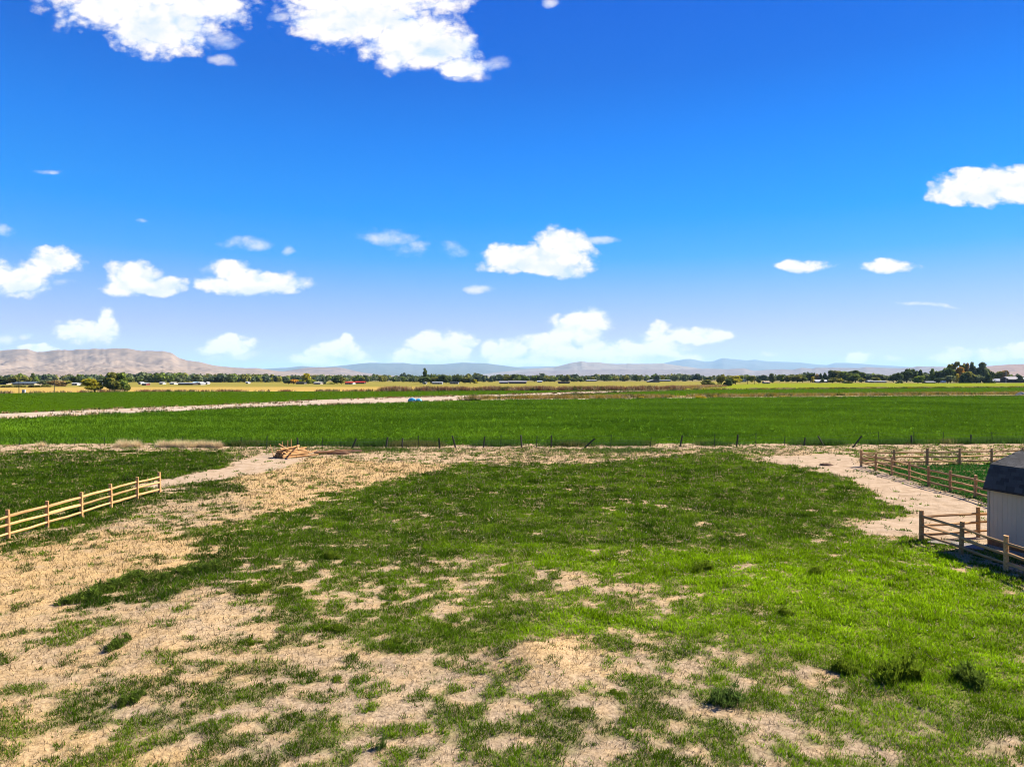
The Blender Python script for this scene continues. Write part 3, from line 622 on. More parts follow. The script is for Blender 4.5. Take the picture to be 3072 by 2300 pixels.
# ------------------------------------------------------------------ wire fence
WOODP = [log_mesh('wood_post', 1.65, .075, .07, 7, 4, .03, .15, 30 + s, 'z') for s in range(4)]
for m in WOODP: m.materials.append(M['oldwood'])
def tpost_mesh():
    bm = bmesh.new()
    for (sx_, sy_) in ((.05, .012), (.012, .045)):
        r = bmesh.ops.create_cube(bm, size=1); bmesh.ops.scale(bm, verts=r['verts'], vec=(sx_, sy_, 1.7)); bmesh.ops.translate(bm, verts=r['verts'], vec=(0, -.016 if sx_ < .02 else 0.012, .85 + (.001 if sx_ < .02 else 0)))
    me = bpy.data.meshes.new('metal_post'); bm.to_mesh(me); bm.free(); me.materials.append(M['steel']); return me
TP = tpost_mesh()
Q = 768 / 2212.
wire_list = []     # (base x, base y, top x, top y, wooden) in photograph pixels
for x0, rows in ((0, [(165, 966, 178, 897, 0), (372, 968, 382, 900, 0), (645, 968, 653, 897, 0), (900, 970, 905, 895, 0), (1188, 975, 1192, 893, 0), (1578, 972, 1583, 888, 0), (2085, 972, 2085, 895, 0)]),
                 (768, [(90, 998, 95, 885, 0), (357, 985, 358, 900, 1), (573, 995, 577, 897, 0), (828, 998, 867, 907, 1), (1125, 990, 1137, 895, 1), (1267, 990, 1265, 903, 1), (1402, 990, 1405, 880, 0), (1588, 990, 1580, 903, 1), (1723, 985, 1696, 883, 1), (1965, 988, 1977, 890, 1), (2115, 993, 2117, 880, 0)]),
                 (1536, [(83, 990, 76, 877, 1), (210, 988, 217, 880, 0), (337, 987, 340, 878, 1), (628, 988, 717, 908, 1), (852, 987, 857, 873, 0), (1193, 983, 1203, 893, 0), (1453, 985, 1473, 878, 1), (1748, 985, 1752, 868, 0), (1940, 983, 1951, 872, 1), (2107, 977, 2108, 860, 0)]),
                 (2304, [(142, 965, 146, 885, 0), (312, 968, 322, 900, 1), (478, 968, 432, 885, 1), (740, 978, 813, 885, 1), (965, 955, 953, 843, 0), (1240, 960, 1238, 880, 1), (1262, 957, 1260, 850, 0), (1511, 957, 1512, 850, 0), (1750, 955, 1752, 872, 1), (1940, 950, 1933, 850, 0)])):
    for (bx, by, tx, ty, wd) in rows: wire_list.append((x0 + bx * Q, 1000 + by * Q, x0 + tx * Q, 1000 + ty * Q, wd))
wroot = empty('wire_fence', (*gp(1536, 1342), 0)); w0 = Vector((*gp(1536, 1342), 0)); tag(wroot, 'old wire fence with leaning weathered wooden and thin metal posts along the crop', 'fence')
tops = []
for i, (bx, by, tx, ty, wd) in enumerate(wire_list):
    x, y = gp(bx, by); sx_ = (tx - bx) / F_PX * y; h = (by - ty) / F_PX * y
    v = Vector((sx_, random.uniform(-.06, .06), h)); q = v.to_track_quat('Z', 'Y').to_euler(); L = v.length
    dirv = v.normalized(); base = Vector((x, y, 0)) - dirv * .35
    link('wooden_post' if wd else 'metal_post', WOODP[i % 4] if wd else TP, None, wroot, base - w0, q, (1.08 if wd else 1.0, 1.08 if wd else 1.0, (L + .35) / (1.65 if wd else 1.7)))
    if abs(sx_) < .45: tops.append((Vector((x, y, 0)), v))
tops = [(Vector((-75, 67.5, 0)), Vector((0, 0, 1.2)))] + tops + [(Vector((75, 73, 0)), Vector((0, 0, 1.2)))]
for f in (.35, .62, .9):
    P = [a + b * f for a, b in tops]; bm = bmesh.new(); prev = None
    for p in P:
        ring = [bm.verts.new(p - w0 + Vector((0, .006 * math.cos(k * 2.094), .006 * math.sin(k * 2.094)))) for k in range(3)]
        if prev:
            for k in range(3): bm.faces.new((prev[k], prev[(k + 1) % 3], ring[(k + 1) % 3], ring[k]))
        prev = ring
    me = bpy.data.meshes.new('wire'); bm.to_mesh(me); bm.free(); link('wire', me, M['wire'], wroot)

# ------------------------------------------------------------------ shed
def box_mesh(name, x0, x1, y0, y1, z0, z1, bev=0.0):
    bm = bmesh.new(); bmesh.ops.create_cube(bm, size=1)
    bmesh.ops.scale(bm, verts=bm.verts[:], vec=(x1 - x0, y1 - y0, z1 - z0)); bmesh.ops.translate(bm, verts=bm.verts[:], vec=((x0 + x1) / 2, (y0 + y1) / 2, (z0 + z1) / 2))
    if bev: bmesh.ops.bevel(bm, geom=bm.edges[:], offset=bev, segments=1, affect='EDGES')
    me = bpy.data.meshes.new(name); bm.to_mesh(me); bm.free(); return me
M['siding'] = (lambda t: t.bsdf(t.ramp(t.noise(2.2, 6, .65, stretch=(1, 1, .25)), [(.3, (.62, .475, .30)), (.7, (.68, .525, .34))]), .8, .2, t.noise(40, 3, .5, stretch=(1, 1, .05)), .25, .01))(NT('beige_siding'))
M['trim'] = m_noise('shed_trim', (.46, .37, .25), (.52, .42, .29), 3)
M['skid'] = m_noise('brown_skid', (.20, .095, .04), (.32, .16, .07), 5, stretch=(1, .2, 1))
def m_shingle():
    t = NT('charcoal_shingle'); oi = t.n('ShaderNodeObjectInfo'); f = t.noise(60, 4, .7)
    v = t.math('ADD', t.math('MULTIPLY', oi.outputs['Random'], .035), t.math('MULTIPLY', f, .07)); cc = t.n('ShaderNodeCombineColor')
    for i, k in enumerate((1.0, .96, .90)): t.l(t.math('MULTIPLY', v, k), cc.inputs[i])
    return t.bsdf(cc.outputs[0], .95, .1, f, .4, .01)
M['shingle'] = m_shingle()
S0, S1 = Vector(gp(2965, 1629)), Vector(gp(3068, 1655)); sdir = (S1 - S0).normalized()     # along the long wall, towards the near end
shed = empty('shed', (S0.x, S0.y, 0), math.atan2(sdir.y, sdir.x)); tag(shed, 'beige garden shed with a dark shingled gambrel roof', 'shed')
SL, SW, EH = 4.9, 3.3, 2.32     # local x: along the wall, local y: into the shed (left of sdir), z up
def prism(name, prof, x0, x1, mat, parent):
    bm = bmesh.new(); a = [bm.verts.new((x0, y, z)) for y, z in prof]; b = [bm.verts.new((x1, y, z)) for y, z in prof]; n = len(prof)
    bm.faces.new(a); bm.faces.new(b[::-1])
    for i in range(n): bm.faces.new((a[i], b[i], b[(i + 1) % n], a[(i + 1) % n]))
    bmesh.ops.recalc_face_normals(bm, faces=bm.faces[:]); me = bpy.data.meshes.new(name); bm.to_mesh(me); bm.free(); return link(name, me, mat, parent)
BRK, RDG = (.25, .84), (SW / 2, 1.33)            # the break of the gambrel and its ridge (in from the wall, above the eave)
wall_prof = [(0, .12), (SW, .12), (SW, EH), (SW - BRK[0], EH + BRK[1] - .06), (SW / 2, EH + RDG[1] - .06), (BRK[0], EH + BRK[1] - .06), (0, EH)]
prism('wall', wall_prof, 0, SL, M['siding'], shed)
for i in range(24):
    gx_ = .2 + i * .2
    if gx_ < SL - .1: link('batten', box_mesh('batten', gx_ - .008, gx_ + .008, -.006, .002, .14, EH - .02), M['siding'], shed)
for xx in (0, SL): link('corner_trim', box_mesh('corner_trim', xx - .045, xx + .045, -.022, .06, .12, EH), M['trim'], shed)
link('skid', box_mesh('skid', -.02, SL + .02, -.03, .10, -.06, .17), M['skid'], shed)
link('skid', box_mesh('skid', -.02, SL + .02, SW - .1, SW + .03, -.06, .17), M['skid'], shed)
OV = .12
def roof_pts(side):
    e = [(-.14, EH - .07), (BRK[0] - .03, EH + BRK[1]), (RDG[0], EH + RDG[1])]
    return e if side == 0 else [(SW - y, z) for y, z in e]
rp = roof_pts(0) + roof_pts(1)[::-1][1:]; thick = .05
top = rp; bot = [(y, z - thick * 1.4) for y, z in rp[::-1]]
roof = prism('roof', top + bot, -OV, SL + OV, M['shingle'], shed)
SHG = box_mesh('shingle', -.16, .16, -.10, .10, 0, .012)
SHG.materials.append(M['shingle'])
def shingle_slope(p, q):
    d = Vector((0, q[0] - p[0], q[1] - p[1])); L = d.length; d.normalize(); nrm = Vector((1, 0, 0)).cross(d)
    if nrm.z < 0: nrm = -nrm
    M3 = Matrix((Vector((1, 0, 0)), d, nrm)).transposed(); n = int(L / .145)
    for r in range(n):
        for c in range(int((SL + 2 * OV) / .33) + 1):
            xx = -OV + .16 + c * .33 + (.165 if r % 2 else 0)
            if xx > SL + OV - .1: continue
            o = link('shingle', SHG, None, roof); pos = Vector((xx, p[0], p[1])) + d * (.09 + r * .145) + nrm * (.004 + .006 * random.random())
            o.matrix_local = Matrix.Translation(pos) @ (M3 @ Matrix.Rotation(.07 + random.uniform(-.006, .006), 3, 'X')).to_4x4()
shingle_slope(*roof_pts(0)[:2]); shingle_slope(*roof_pts(0)[1:])
link('drip_edge', box_mesh('drip_edge', -OV - .01, SL + OV + .01, -.165, -.135, EH - .16, EH - .075), M['oldwood'], shed)
M['board'] = m_noise('grey_board', (.20, .17, .15), (.28, .25, .22), 3, stretch=(1, 4, 1))
bx_, by_ = Z5(1345, 1272); bo = link('ground_board', box_mesh('ground_board', -.95, .95, -.42, .42, .0, .035, .006), M['board'], loc=(bx_ - .1, by_, .02), rot=(0, 0, -.75))
tag(bo, 'flat grey board lying on the ground behind the fence by the shed', 'board')

# ------------------------------------------------------------------ lumber
LOGS = [log_mesh('split_rail', 2.5, .06, .05, 7, 5, .04, .22, 60 + s) for s in range(6)]
LOGR = [log_mesh('weathered_rail', 2.6, .065, .055, 7, 5, .05, .22, 80 + s) for s in range(4)]
for m in LOGS: m.materials.append(M['cedar'])
for m in LOGR: m.materials.append(M['redwood'])
def put_log(name, meshes, c, yaw, pitch, roll, label, grp, scale=1.0):
    o = link(name, random.choice(meshes), None, None, c, None, (scale, 1, 1)); o.rotation_euler = (Matrix.Rotation(yaw, 3, 'Z') @ Matrix.Rotation(pitch, 3, 'Y') @ Matrix.Rotation(roll, 3, 'X')).to_euler()
    return tag(o, label, 'timber', grp)
px0, py0 = gp(872, 1372)
k = 0
for lay, cnt in enumerate((9, 9, 8, 7, 6, 4, 2)):
    for i in range(cnt):
        off = (i - (cnt - 1) / 2) * .165 + random.uniform(-.03, .03); yaw = R(56) + random.uniform(-.10, .10)
        cx_ = px0 + math.sin(yaw) * off * 1.0 + random.uniform(-.15, .15); cy_ = py0 + .3 - math.cos(yaw) * off + random.uniform(-.1, .1)
        put_log('split_rail', LOGS, (cx_, cy_, .07 + lay * .108), yaw, random.uniform(-.03, .03), random.uniform(0, 6), 'pale split rail stacked in the heap of fresh timber by the wire fence', 'rails stacked in the pale heap')
for (a, yaw, pit) in (((-.2, -.1), 1.05, -.08), ((.5, -.25), 1.9, -.1), ((-.75, 0), 2.3, -.2)):
    put_log('split_rail', LOGS, (px0 + a[0] + .2, py0 + a[1], .84), yaw, pit, 1.0, 'pale split rail lying askew on top of the fresh timber heap', 'rails lying askew on the heap', .8)
for (xo, yo, tl) in ((.9, .2, .1), (1.1, .5, -.2)):
    put_log('split_rail', LOGS, (px0 + xo + .3, py0 + yo, .12), R(50), .0, 1.5, 'single pale rail lying loose beside the timber heap', 'loose rails beside the heap', .7)
STK = log_mesh('stake', 1.3, .035, .03, 6, 4, .02, .15, 99, 'z'); STK.materials.append(M['cedar'])
for (px_, pyb, pyt, ln) in ((823, 1366, 1348, -.32), (849, 1356, 1332, -.06), (862, 1352, 1329, .03), (873, 1348, 1321, .0)):
    x, y = gp(px_, pyb); h = max(.9, (pyb - pyt) / F_PX * y); o = link('stake', STK, None, None, (x, y, -.2), (0, ln, 0), (1, 1, (h + .25) / 1.3))
    tag(o, 'thin pale stake standing upright behind the fresh timber heap', 'stake', 'stakes by the timber heap')
px1, py1 = gp(1000, 1362)
for lay, cnt in enumerate((6, 4)):
    for i in range(cnt):
        put_log('weathered_rail', LOGR, (px1 + random.uniform(-.2, .2) - .1, py1 + (i - 2) * .18, .07 + lay * .12), random.uniform(-.07, .05), 0, random.uniform(0, 6), 'reddish weathered rail in the low flat timber stack beside the pale heap', 'rails in the low reddish stack')
for i in range(4):
    put_log('weathered_rail', LOGR, (px1 + .9 + random.uniform(-.1, .1), py1 + 1.5 + i * .17, .07 + (.1 if i == 2 else 0)), random.uniform(-.05, .05), 0, random.uniform(0, 6), 'reddish weathered rail lying behind the low timber stack', 'rails behind the low reddish stack', .9)
put_log('split_rail', LOGS, (px1 + .25, py1 - .35, .30), .30, -.05, 1, 'long pale rail laid across the reddish timber stack', None, 1.1)
o = put_log('split_rail', LOGS, (px1 - 1.75, py1 - .1, .24), 1.15, -.1, 1, 'short pale rail leaning on the end of the reddish stack', None, .45)

# ------------------------------------------------------------------ weed clumps standing on their own
def weed_mesh(seed, n, h, wdt, c, upright=.5):
    global rng
    keep_rng = rng; rng = np.random.default_rng(seed)
    nc = 9; ca = rng.random(nc) * 6.283; cr = np.sqrt(rng.random(nc)) * wdt * .40; cs = wdt * (.10 + .13 * rng.random(nc)); chh = h * (.45 + .75 * rng.random(nc))
    i_ = rng.integers(0, nc, n); a = rng.random(n) * 6.283; r = np.sqrt(rng.random(n))
    x, y = np.cos(ca[i_]) * cr[i_] + np.cos(a) * r * cs[i_], np.sin(ca[i_]) * cr[i_] + np.sin(a) * r * cs[i_]; hh = chh[i_] * (1 - .6 * r ** 2)
    V1, c1 = blades(x, y, np.zeros(n), 5, .05, hh, .02, np.array(c) * (.7 + .6 * rng.random((n, 1))), upright)
    z2 = hh * (.3 + .6 * rng.random(n)); V2, c2 = blades(x * .95, y * .95, z2, 7, .07, np.full(n, .09), .045, np.array(c) * (.7 + .7 * rng.random((n, 1))), .9)
    V = np.concatenate([V1, V2]); cc = np.concatenate([c1, c2]); me = np_mesh('weed', V, np.arange(len(V)).reshape(-1, 3), np.clip(cc, 0, 1)); me.materials.append(M['blade']); rng = keep_rng; return me
DKG, MDG, BLG = (.11, .165, .022), (.14, .205, .014), (.095, .155, .030)
WEED = [weed_mesh(201, 110, .38, 1.0, DKG), weed_mesh(202, 110, .42, 1.0, MDG), weed_mesh(203, 120, .5, 1.0, BLG), weed_mesh(204, 40, .75, 1.0, BLG, .25)]
def weed(px_, py_, wpx, m, label, grp=None, zs=1.0):
    x, y = gp(px_, py_); s = wpx / F_PX * y; z = float(gsample(hz_, np.array([x]), np.array([y]))[0])
    o = link('weed', WEED[m], None, None, (x, y, z - .03), (0, 0, random.uniform(0, 6)), (s, s * random.uniform(.85, 1.15), max(.55, min(1.3, s)) * zs)); return tag(o, label, 'weed', grp)
weed(2180, 2105, 105, 2, 'rounded dark green bushy weed alone on pale dry grass', None, 1.15)
weed(1140, 2240, 56, 3, 'thin upright wispy weed casting a shadow on the dry grass', None, .9)
weed(398, 2095, 95, 0, 'bushy dark green weed on the straw-strewn ground')
weed(355, 1945, 95, 0, 'low dark weed beside the mound of golden straw')
weed(2540, 2010, 95, 1, 'smallest of three tall weeds where bright grass meets dry ground', None, 1.1)
weed(2700, 2036, 160, 1, 'widest of three tall weeds where bright grass meets dry ground', None, 1.1)
weed(2917, 2046, 135, 0, 'dark mid-sized weed set well inside the bright grass edge', None, 1.1)
for (a, b, c) in ((2363, 1845, 60), (2110, 1710, 70), (2446, 1722, 70), (1000, 1672, 60)): weed(a, b, c, 1, 'rounded dark weed tuft standing within the bright green grass', 'weed tufts in the bright grass', 1.1)
for (a, b, c) in ((235, 1800, 120), (300, 1775, 130), (355, 1755, 110), (405, 1730, 100), (465, 1738, 90), (560, 1715, 100), (640, 1700, 100)): weed(a, b, c, 0, 'bushy dark weed in the row between straw and meadow', 'weeds in the row at the straw edge', .75)
for (a, b, c) in ((760, 1775, 120), (850, 1780, 70), (760, 1925, 80), (1159, 1815, 45), (1017, 2040, 55), (1854, 2080, 60), (1745, 2135, 60), (1330, 1880, 70), (1180, 1930, 80), (1000, 1890, 90)):
    weed(a, b, c, 1, 'low green weed clump scattered over the thin dry grass', 'weed clumps on the dry grass', .5)

# ------------------------------------------------------------------ trees
def crown_mesh(kind, seed, nq=620):
    rd = np.random.default_rng(seed); lob = []
    if kind == 'round':
        for _ in range(15):
            a, e = rd.random() * 6.283, rd.random(); r = .30 * math.sqrt(rd.random()); lob.append((r * math.cos(a), r * math.sin(a), .26 + .54 * e, .15 + .10 * rd.random()))
        lob.append((0, 0, .52, .30)); 
    elif kind == 'tall':
        for _ in range(16):
            a, e = rd.random() * 6.283, rd.random(); r = .26 * math.sqrt(rd.random()) * (1.15 - .6 * e); lob.append((r * math.cos(a), r * math.sin(a), .2 + .72 * e, .15 + .08 * rd.random()))
    elif kind == 'poplar':
        for i in range(14):
            e = i / 13; lob.append((rd.normal(0, .12), rd.normal(0, .12), .10 + .85 * e, .34 * (1 - .55 * e ** 2)))
    elif kind == 'conifer':
        for i in range(13):
            e = i / 12; a = rd.random() * 6.283; q = .20 * (1 - e); lob.append((q * math.cos(a), q * math.sin(a), .08 + .86 * e, .10 + .30 * (1 - e)))
    elif kind == 'sparse':
        for _ in range(10):
            a, e = rd.random() * 6.283, rd.random(); r = .38 * math.sqrt(rd.random()); lob.append((r * math.cos(a), r * math.sin(a), .38 + .56 * e, .09 + .07 * rd.random()))
    else:
        for _ in range(14):
            a, e = rd.random() * 6.283, rd.random(); r = .34 * math.sqrt(rd.random()) * (1 - .5 * e); lob.append((r * math.cos(a), r * math.sin(a), .12 + .66 * e, .17 + .08 * rd.random()))
    lob = np.array(lob); wt_ = lob[:, 3] ** 2; i = rd.choice(len(lob), nq, p=wt_ / wt_.sum())
    d = rd.normal(0, 1, (nq, 3)); d /= np.linalg.norm(d, axis=1)[:, None]; rr = .72 + .34 * rd.random(nq)
    vs = np.array([1, 1, .62 if kind != 'poplar' else .5]); P = lob[i, :3] + d * (lob[i, 3] * rr)[:, None] * vs
    P[:, 2] = np.clip(P[:, 2], .02, 1.0)
    n = d + rd.normal(0, .55, (nq, 3)); n /= np.linalg.norm(n, axis=1)[:, None]
    t1 = np.cross(n, rd.normal(0, 1, (nq, 3))); t1 /= np.linalg.norm(t1, axis=1)[:, None]; t2 = np.cross(n, t1)
    s = (.05 + .045 * rd.random(nq))[:, None] * (1.15 if kind in ('conifer', 'poplar') else 1.0); 
    q = np.stack([P - t1 * s - t2 * s * .7, P + t1 * s * .8 - t2 * s, P + t1 * s + t2 * s * .7, P - t1 * s * .7 + t2 * s], 1).reshape(-1, 3)
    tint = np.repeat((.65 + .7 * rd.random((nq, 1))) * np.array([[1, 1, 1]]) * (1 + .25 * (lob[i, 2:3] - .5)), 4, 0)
    me = np_mesh('crown', q, np.arange(nq * 4).reshape(-1, 4), tint); me.materials.append(M['leaf']); return me
def trunk_mesh(kind, seed):
    rd = random.Random(seed); bm = bmesh.new()
    def limb(a, b, r0, r1, n=5):
        a, b = Vector(a), Vector(b); q = (b - a).to_track_quat('Z', 'Y'); rows = []
        for f, r in ((0, r0), (.5, (r0 + r1) / 2), (1, r1)):
            c = a.lerp(b, f) + (Vector((rd.uniform(-.01, .01), rd.uniform(-.01, .01), 0)) if f == .5 else Vector())
            rows.append([bm.verts.new(c + q @ Vector((r * math.cos(6.283 * k / n), r * math.sin(6.283 * k / n), 0))) for k in range(n)])
        for x, y in zip(rows, rows[1:]):
            for k in range(n): bm.faces.new((x[k], x[(k + 1) % n], y[(k + 1) % n], y[k]))
        bm.faces.new(rows[-1])
    if kind in ('poplar', 'conifer'): limb((0, 0, -.02), (0, 0, .9), .05, .01)
    else:
        hsp = .05 if kind == 'bush' else .3
        limb((0, 0, -.02), (0, 0, hsp + .04), .035, .028)
        for j in range(6):
            a = j * 1.05 + rd.uniform(-.3, .3); r = rd.uniform(.14, .3); limb((0, 0, hsp), (r * math.cos(a), r * math.sin(a), rd.uniform(hsp + .25, .85)), .02, .006)
    me = bpy.data.meshes.new('trunk'); bm.to_mesh(me); bm.free(); me.materials.append(M['bark']); return me
KINDS = ['round', 'tall', 'poplar', 'conifer', 'sparse', 'bush']
PROTO = {k: [(crown_mesh(k, 300 + i * 7 + j * 31, 420 if k == 'sparse' else 800), trunk_mesh(k, 400 + i * 7 + j)) for j in range(3)] for i, k in enumerate(KINDS)}
COLS = {'dark': (.105, .14, .042), 'green': (.17, .22, .04), 'olive': (.25, .245, .05), 'grey': (.18, .21, .09), 'yellow': (.48, .41, .035), 'gold': (.66, .5, .04), 'orange': (.62, .32, .045), 'lime': (.33, .36, .04), 'rust': (.32, .21, .075), 'blue': (.115, .15, .08)}
KWORD = {'round': 'round-crowned', 'tall': 'tall leafy', 'poplar': 'narrow columnar', 'conifer': 'pointed evergreen', 'sparse': 'thin open-crowned', 'bush': 'low spreading'}
CWORD = {'dark': 'dark green', 'green': 'mid green', 'olive': 'olive green', 'grey': 'grey-green', 'yellow': 'yellow-green', 'gold': 'golden yellow', 'orange': 'orange', 'lime': 'light green', 'rust': 'rusty brown', 'blue': 'bluish dark'}
def tree(px_, base, top, wpx, kind, colr, place):
    x, y = gp(px_, base); s = y / F_PX; h = (base - top) * s; wd = wpx * s * 1.32
    cr, tr = random.choice(PROTO[kind]); bush = kind == 'bush'
    root = empty('bush' if bush else ('poplar_tree' if kind == 'poplar' else 'conifer_tree' if kind == 'conifer' else 'tree'), (x, y, -.2 if y < 345 else -.3), random.uniform(0, 6.28)); root.scale = (wd, wd, h)
    c = COLS[colr]; j = random.uniform(.85, 1.15)
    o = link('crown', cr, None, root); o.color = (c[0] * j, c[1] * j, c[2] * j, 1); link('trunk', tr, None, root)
    tag(root, f"{CWORD[colr]} {KWORD[kind]} {'bush' if bush else 'tree'} {place}", 'bush' if bush else 'tree', ('bushes ' if bush else 'trees ') + place); return root
TREES = {
 'beside the golden stubble field': [(283, 1175, 1131, 52, 'round', 'yellow'), (334, 1174.5, 1117, 46, 'tall', 'olive'), (362, 1174, 1119, 44, 'tall', 'green')],
 'around the dark roofed farmhouse': [(12, 1153, 1128, 36, 'round', 'dark'), (42, 1153, 1129, 32, 'round', 'olive'), (70, 1153, 1123, 36, 'round', 'olive'), (100, 1152, 1119, 15, 'tall', 'dark'), (92, 1152, 1128, 24, 'round', 'green'), (128, 1156, 1138, 30, 'round', 'grey'), (166, 1157, 1137, 34, 'round', 'rust'), (198, 1154, 1137, 30, 'round', 'olive'), (226, 1153, 1127, 26, 'round', 'dark'), (246, 1154, 1131, 26, 'round', 'dark'), (305, 1154, 1136, 30, 'round', 'grey'),
   (20, 1161, 1152, 34, 'bush', 'olive'), (60, 1161, 1152, 36, 'bush', 'olive'), (105, 1161, 1152, 36, 'bush', 'olive'), (140, 1160, 1151, 30, 'bush', 'olive'), (185, 1158, 1150, 30, 'bush', 'rust'), (250, 1157, 1151, 26, 'bush', 'olive')],
 'beside the red roofed barns': [(866, 1151, 1135, 26, 'round', 'dark'), (880, 1151, 1134, 22, 'round', 'orange'), (897, 1150, 1137, 18, 'round', 'lime'), (919, 1151, 1120, 25, 'tall', 'yellow'), (940, 1151, 1137, 26, 'round', 'lime'), (970, 1151.5, 1128, 14, 'conifer', 'blue'), (1011, 1152, 1123, 26, 'round', 'dark'), (1025, 1152, 1126, 20, 'round', 'olive'), (993, 1151, 1146, 22, 'bush', 'lime')],
 'around the farmstead with the tall poplar': [(1275, 1150, 1105, 13, 'poplar', 'dark'), (1270, 1150.5, 1126, 36, 'round', 'dark'), (1291, 1150, 1130, 22, 'round', 'olive'), (1295, 1149, 1121, 5, 'poplar', 'green'), (1308, 1150, 1126, 26, 'round', 'olive'), (1320, 1150, 1122, 26, 'round', 'dark'), (1338, 1150, 1122, 25, 'round', 'dark'), (1350, 1149, 1135, 14, 'round', 'grey'), (1372, 1150, 1123, 31, 'round', 'dark'), (1395, 1150, 1128, 26, 'round', 'olive'), (1411, 1150, 1127, 24, 'round', 'grey'), (1422, 1150, 1136, 20, 'round', 'yellow'), (1451, 1145, 1126, 9, 'poplar', 'blue'), (1473, 1145, 1126, 11, 'conifer', 'blue'), (1432, 1144, 1127, 26, 'round', 'blue'), (1462, 1144, 1131, 14, 'round', 'blue')],
 'behind the long brown barn': [(1532, 1146, 1126, 22, 'round', 'olive'), (1542, 1146, 1123, 14, 'tall', 'dark'), (1572, 1145, 1130, 14, 'round', 'green'), (1580, 1145, 1127, 17, 'round', 'green'), (1604, 1145, 1125, 20, 'round', 'green'), (1618, 1145, 1122, 24, 'round', 'blue'), (1634, 1145, 1130, 16, 'round', 'grey'), (1650, 1145, 1134, 18, 'round', 'dark'), (1664, 1145, 1130, 17, 'round', 'green'), (1693, 1145, 1129, 18, 'round', 'olive'), (1703, 1145, 1124, 14, 'tall', 'olive'), (1722, 1145, 1134, 26, 'round', 'grey'), (1742, 1145, 1135, 20, 'round', 'green'), (1756, 1143, 1130, 10, 'tall', 'olive')],
 'at the corner of the yellow-green field': [(2125, 1157, 1135, 37, 'bush', 'olive'), (2165, 1152, 1118, 25, 'round', 'olive'), (2184, 1157, 1132, 24, 'bush', 'dark'), (2206, 1153, 1124, 31, 'round', 'yellow'), (2190, 1153, 1128, 22, 'round', 'olive'), (2220, 1148, 1122, 19, 'round', 'green'), (2243, 1151, 1123, 23, 'sparse', 'green'), (2263, 1152, 1123, 17, 'sparse', 'olive'), (2276, 1150, 1133, 13, 'round', 'dark'), (2255, 1146, 1136, 10, 'round', 'gold'), (2158, 1151, 1146, 14, 'bush', 'lime'),
   (2282, 1144, 1124, 18, 'round', 'blue'), (2296, 1144, 1122, 20, 'round', 'blue'), (2097, 1142, 1119, 19, 'round', 'blue'), (2078, 1142, 1126, 22, 'round', 'blue'), (2054, 1142, 1125, 24, 'round', 'dark'), (2037, 1142, 1128, 18, 'round', 'blue'), (2116, 1143, 1129, 14, 'round', 'dark'), (2130, 1143, 1129, 13, 'round', 'grey')],
 'around the white roofed farmhouse': [(2318, 1148, 1120, 22, 'tall', 'grey'), (2340, 1147, 1121, 20, 'round', 'green'), (2358, 1147, 1125, 19, 'round', 'olive'), (2376, 1146, 1124, 14, 'round', 'grey'), (2392, 1147, 1119, 34, 'round', 'olive'), (2408, 1147, 1122, 26, 'round', 'green'), (2432, 1146, 1115, 25, 'round', 'dark'), (2438, 1147, 1130, 9, 'tall', 'gold'), (2453, 1144, 1118, 16, 'round', 'rust'), (2462, 1144, 1119, 14, 'conifer', 'dark'), (2474, 1144, 1117, 17, 'conifer', 'dark'), (2466, 1148, 1134, 10, 'round', 'grey'),
   (2500, 1144, 1108, 24, 'round', 'dark'), (2518, 1144, 1109, 34, 'round', 'olive'), (2545, 1145, 1110, 36, 'round', 'green'), (2566, 1146, 1105, 44, 'round', 'dark'), (2558, 1147, 1116, 42, 'round', 'green'), (2498, 1148, 1131, 27, 'round', 'olive'), (2520, 1148, 1132, 17, 'round', 'yellow'), (2531, 1148, 1140, 13, 'bush', 'grey'), (2585, 1148, 1131, 16, 'round', 'olive'), (2601, 1145, 1118, 26, 'round', 'blue'), (2646, 1145, 1119, 38, 'round', 'grey'), (2630, 1147, 1129, 24, 'round', 'olive'), (2545, 1149, 1142, 22, 'bush', 'olive')],
 'in the dense grove at the field edge': [(2680, 1146, 1118, 28, 'round', 'dark'), (2694, 1147, 1113, 22, 'round', 'dark'), (2720, 1146, 1101, 34, 'round', 'dark'), (2742, 1146, 1102, 26, 'round', 'dark'), (2760, 1146, 1109, 26, 'conifer', 'dark'), (2774, 1146, 1116, 24, 'round', 'grey'), (2754, 1149.5, 1123, 30, 'round', 'green'), (2700, 1149, 1137, 16, 'bush', 'grey'), (2797, 1147, 1106, 22, 'conifer', 'green'), (2816, 1147, 1110, 24, 'round', 'dark'), (2832, 1147, 1099, 32, 'round', 'dark'), (2852, 1147, 1098, 30, 'round', 'green'), (2862, 1146, 1083, 30, 'sparse', 'olive'), (2884, 1146, 1086, 18, 'sparse', 'olive'), (2898, 1146, 1081, 16, 'sparse', 'rust'), (2880, 1147, 1103, 24, 'tall', 'orange'), (2872, 1147.5, 1121, 12, 'tall', 'gold'), (2892, 1148, 1118, 25, 'conifer', 'dark'), (2917, 1147, 1086, 26, 'conifer', 'blue'), (2914, 1148, 1111, 26, 'round', 'olive'), (2942, 1147, 1088, 32, 'tall', 'grey'), (2958, 1147, 1105, 22, 'tall', 'grey'), (2965, 1148, 1119, 22, 'conifer', 'dark'), (2970, 1147, 1106, 18, 'round', 'dark'), (2842, 1148, 1124, 34, 'round', 'grey'), (2815, 1148, 1130, 22, 'round', 'dark'), (2992, 1145, 1110, 24, 'round', 'olive'), (3006, 1145, 1107, 26, 'round', 'rust'), (3060, 1147, 1120, 14, 'round', 'grey'), (2930, 1148, 1120, 30, 'round', 'grey'), (3110, 1146, 1112, 40, 'round', 'dark'), (3150, 1146, 1108, 40, 'round', 'olive')],
}
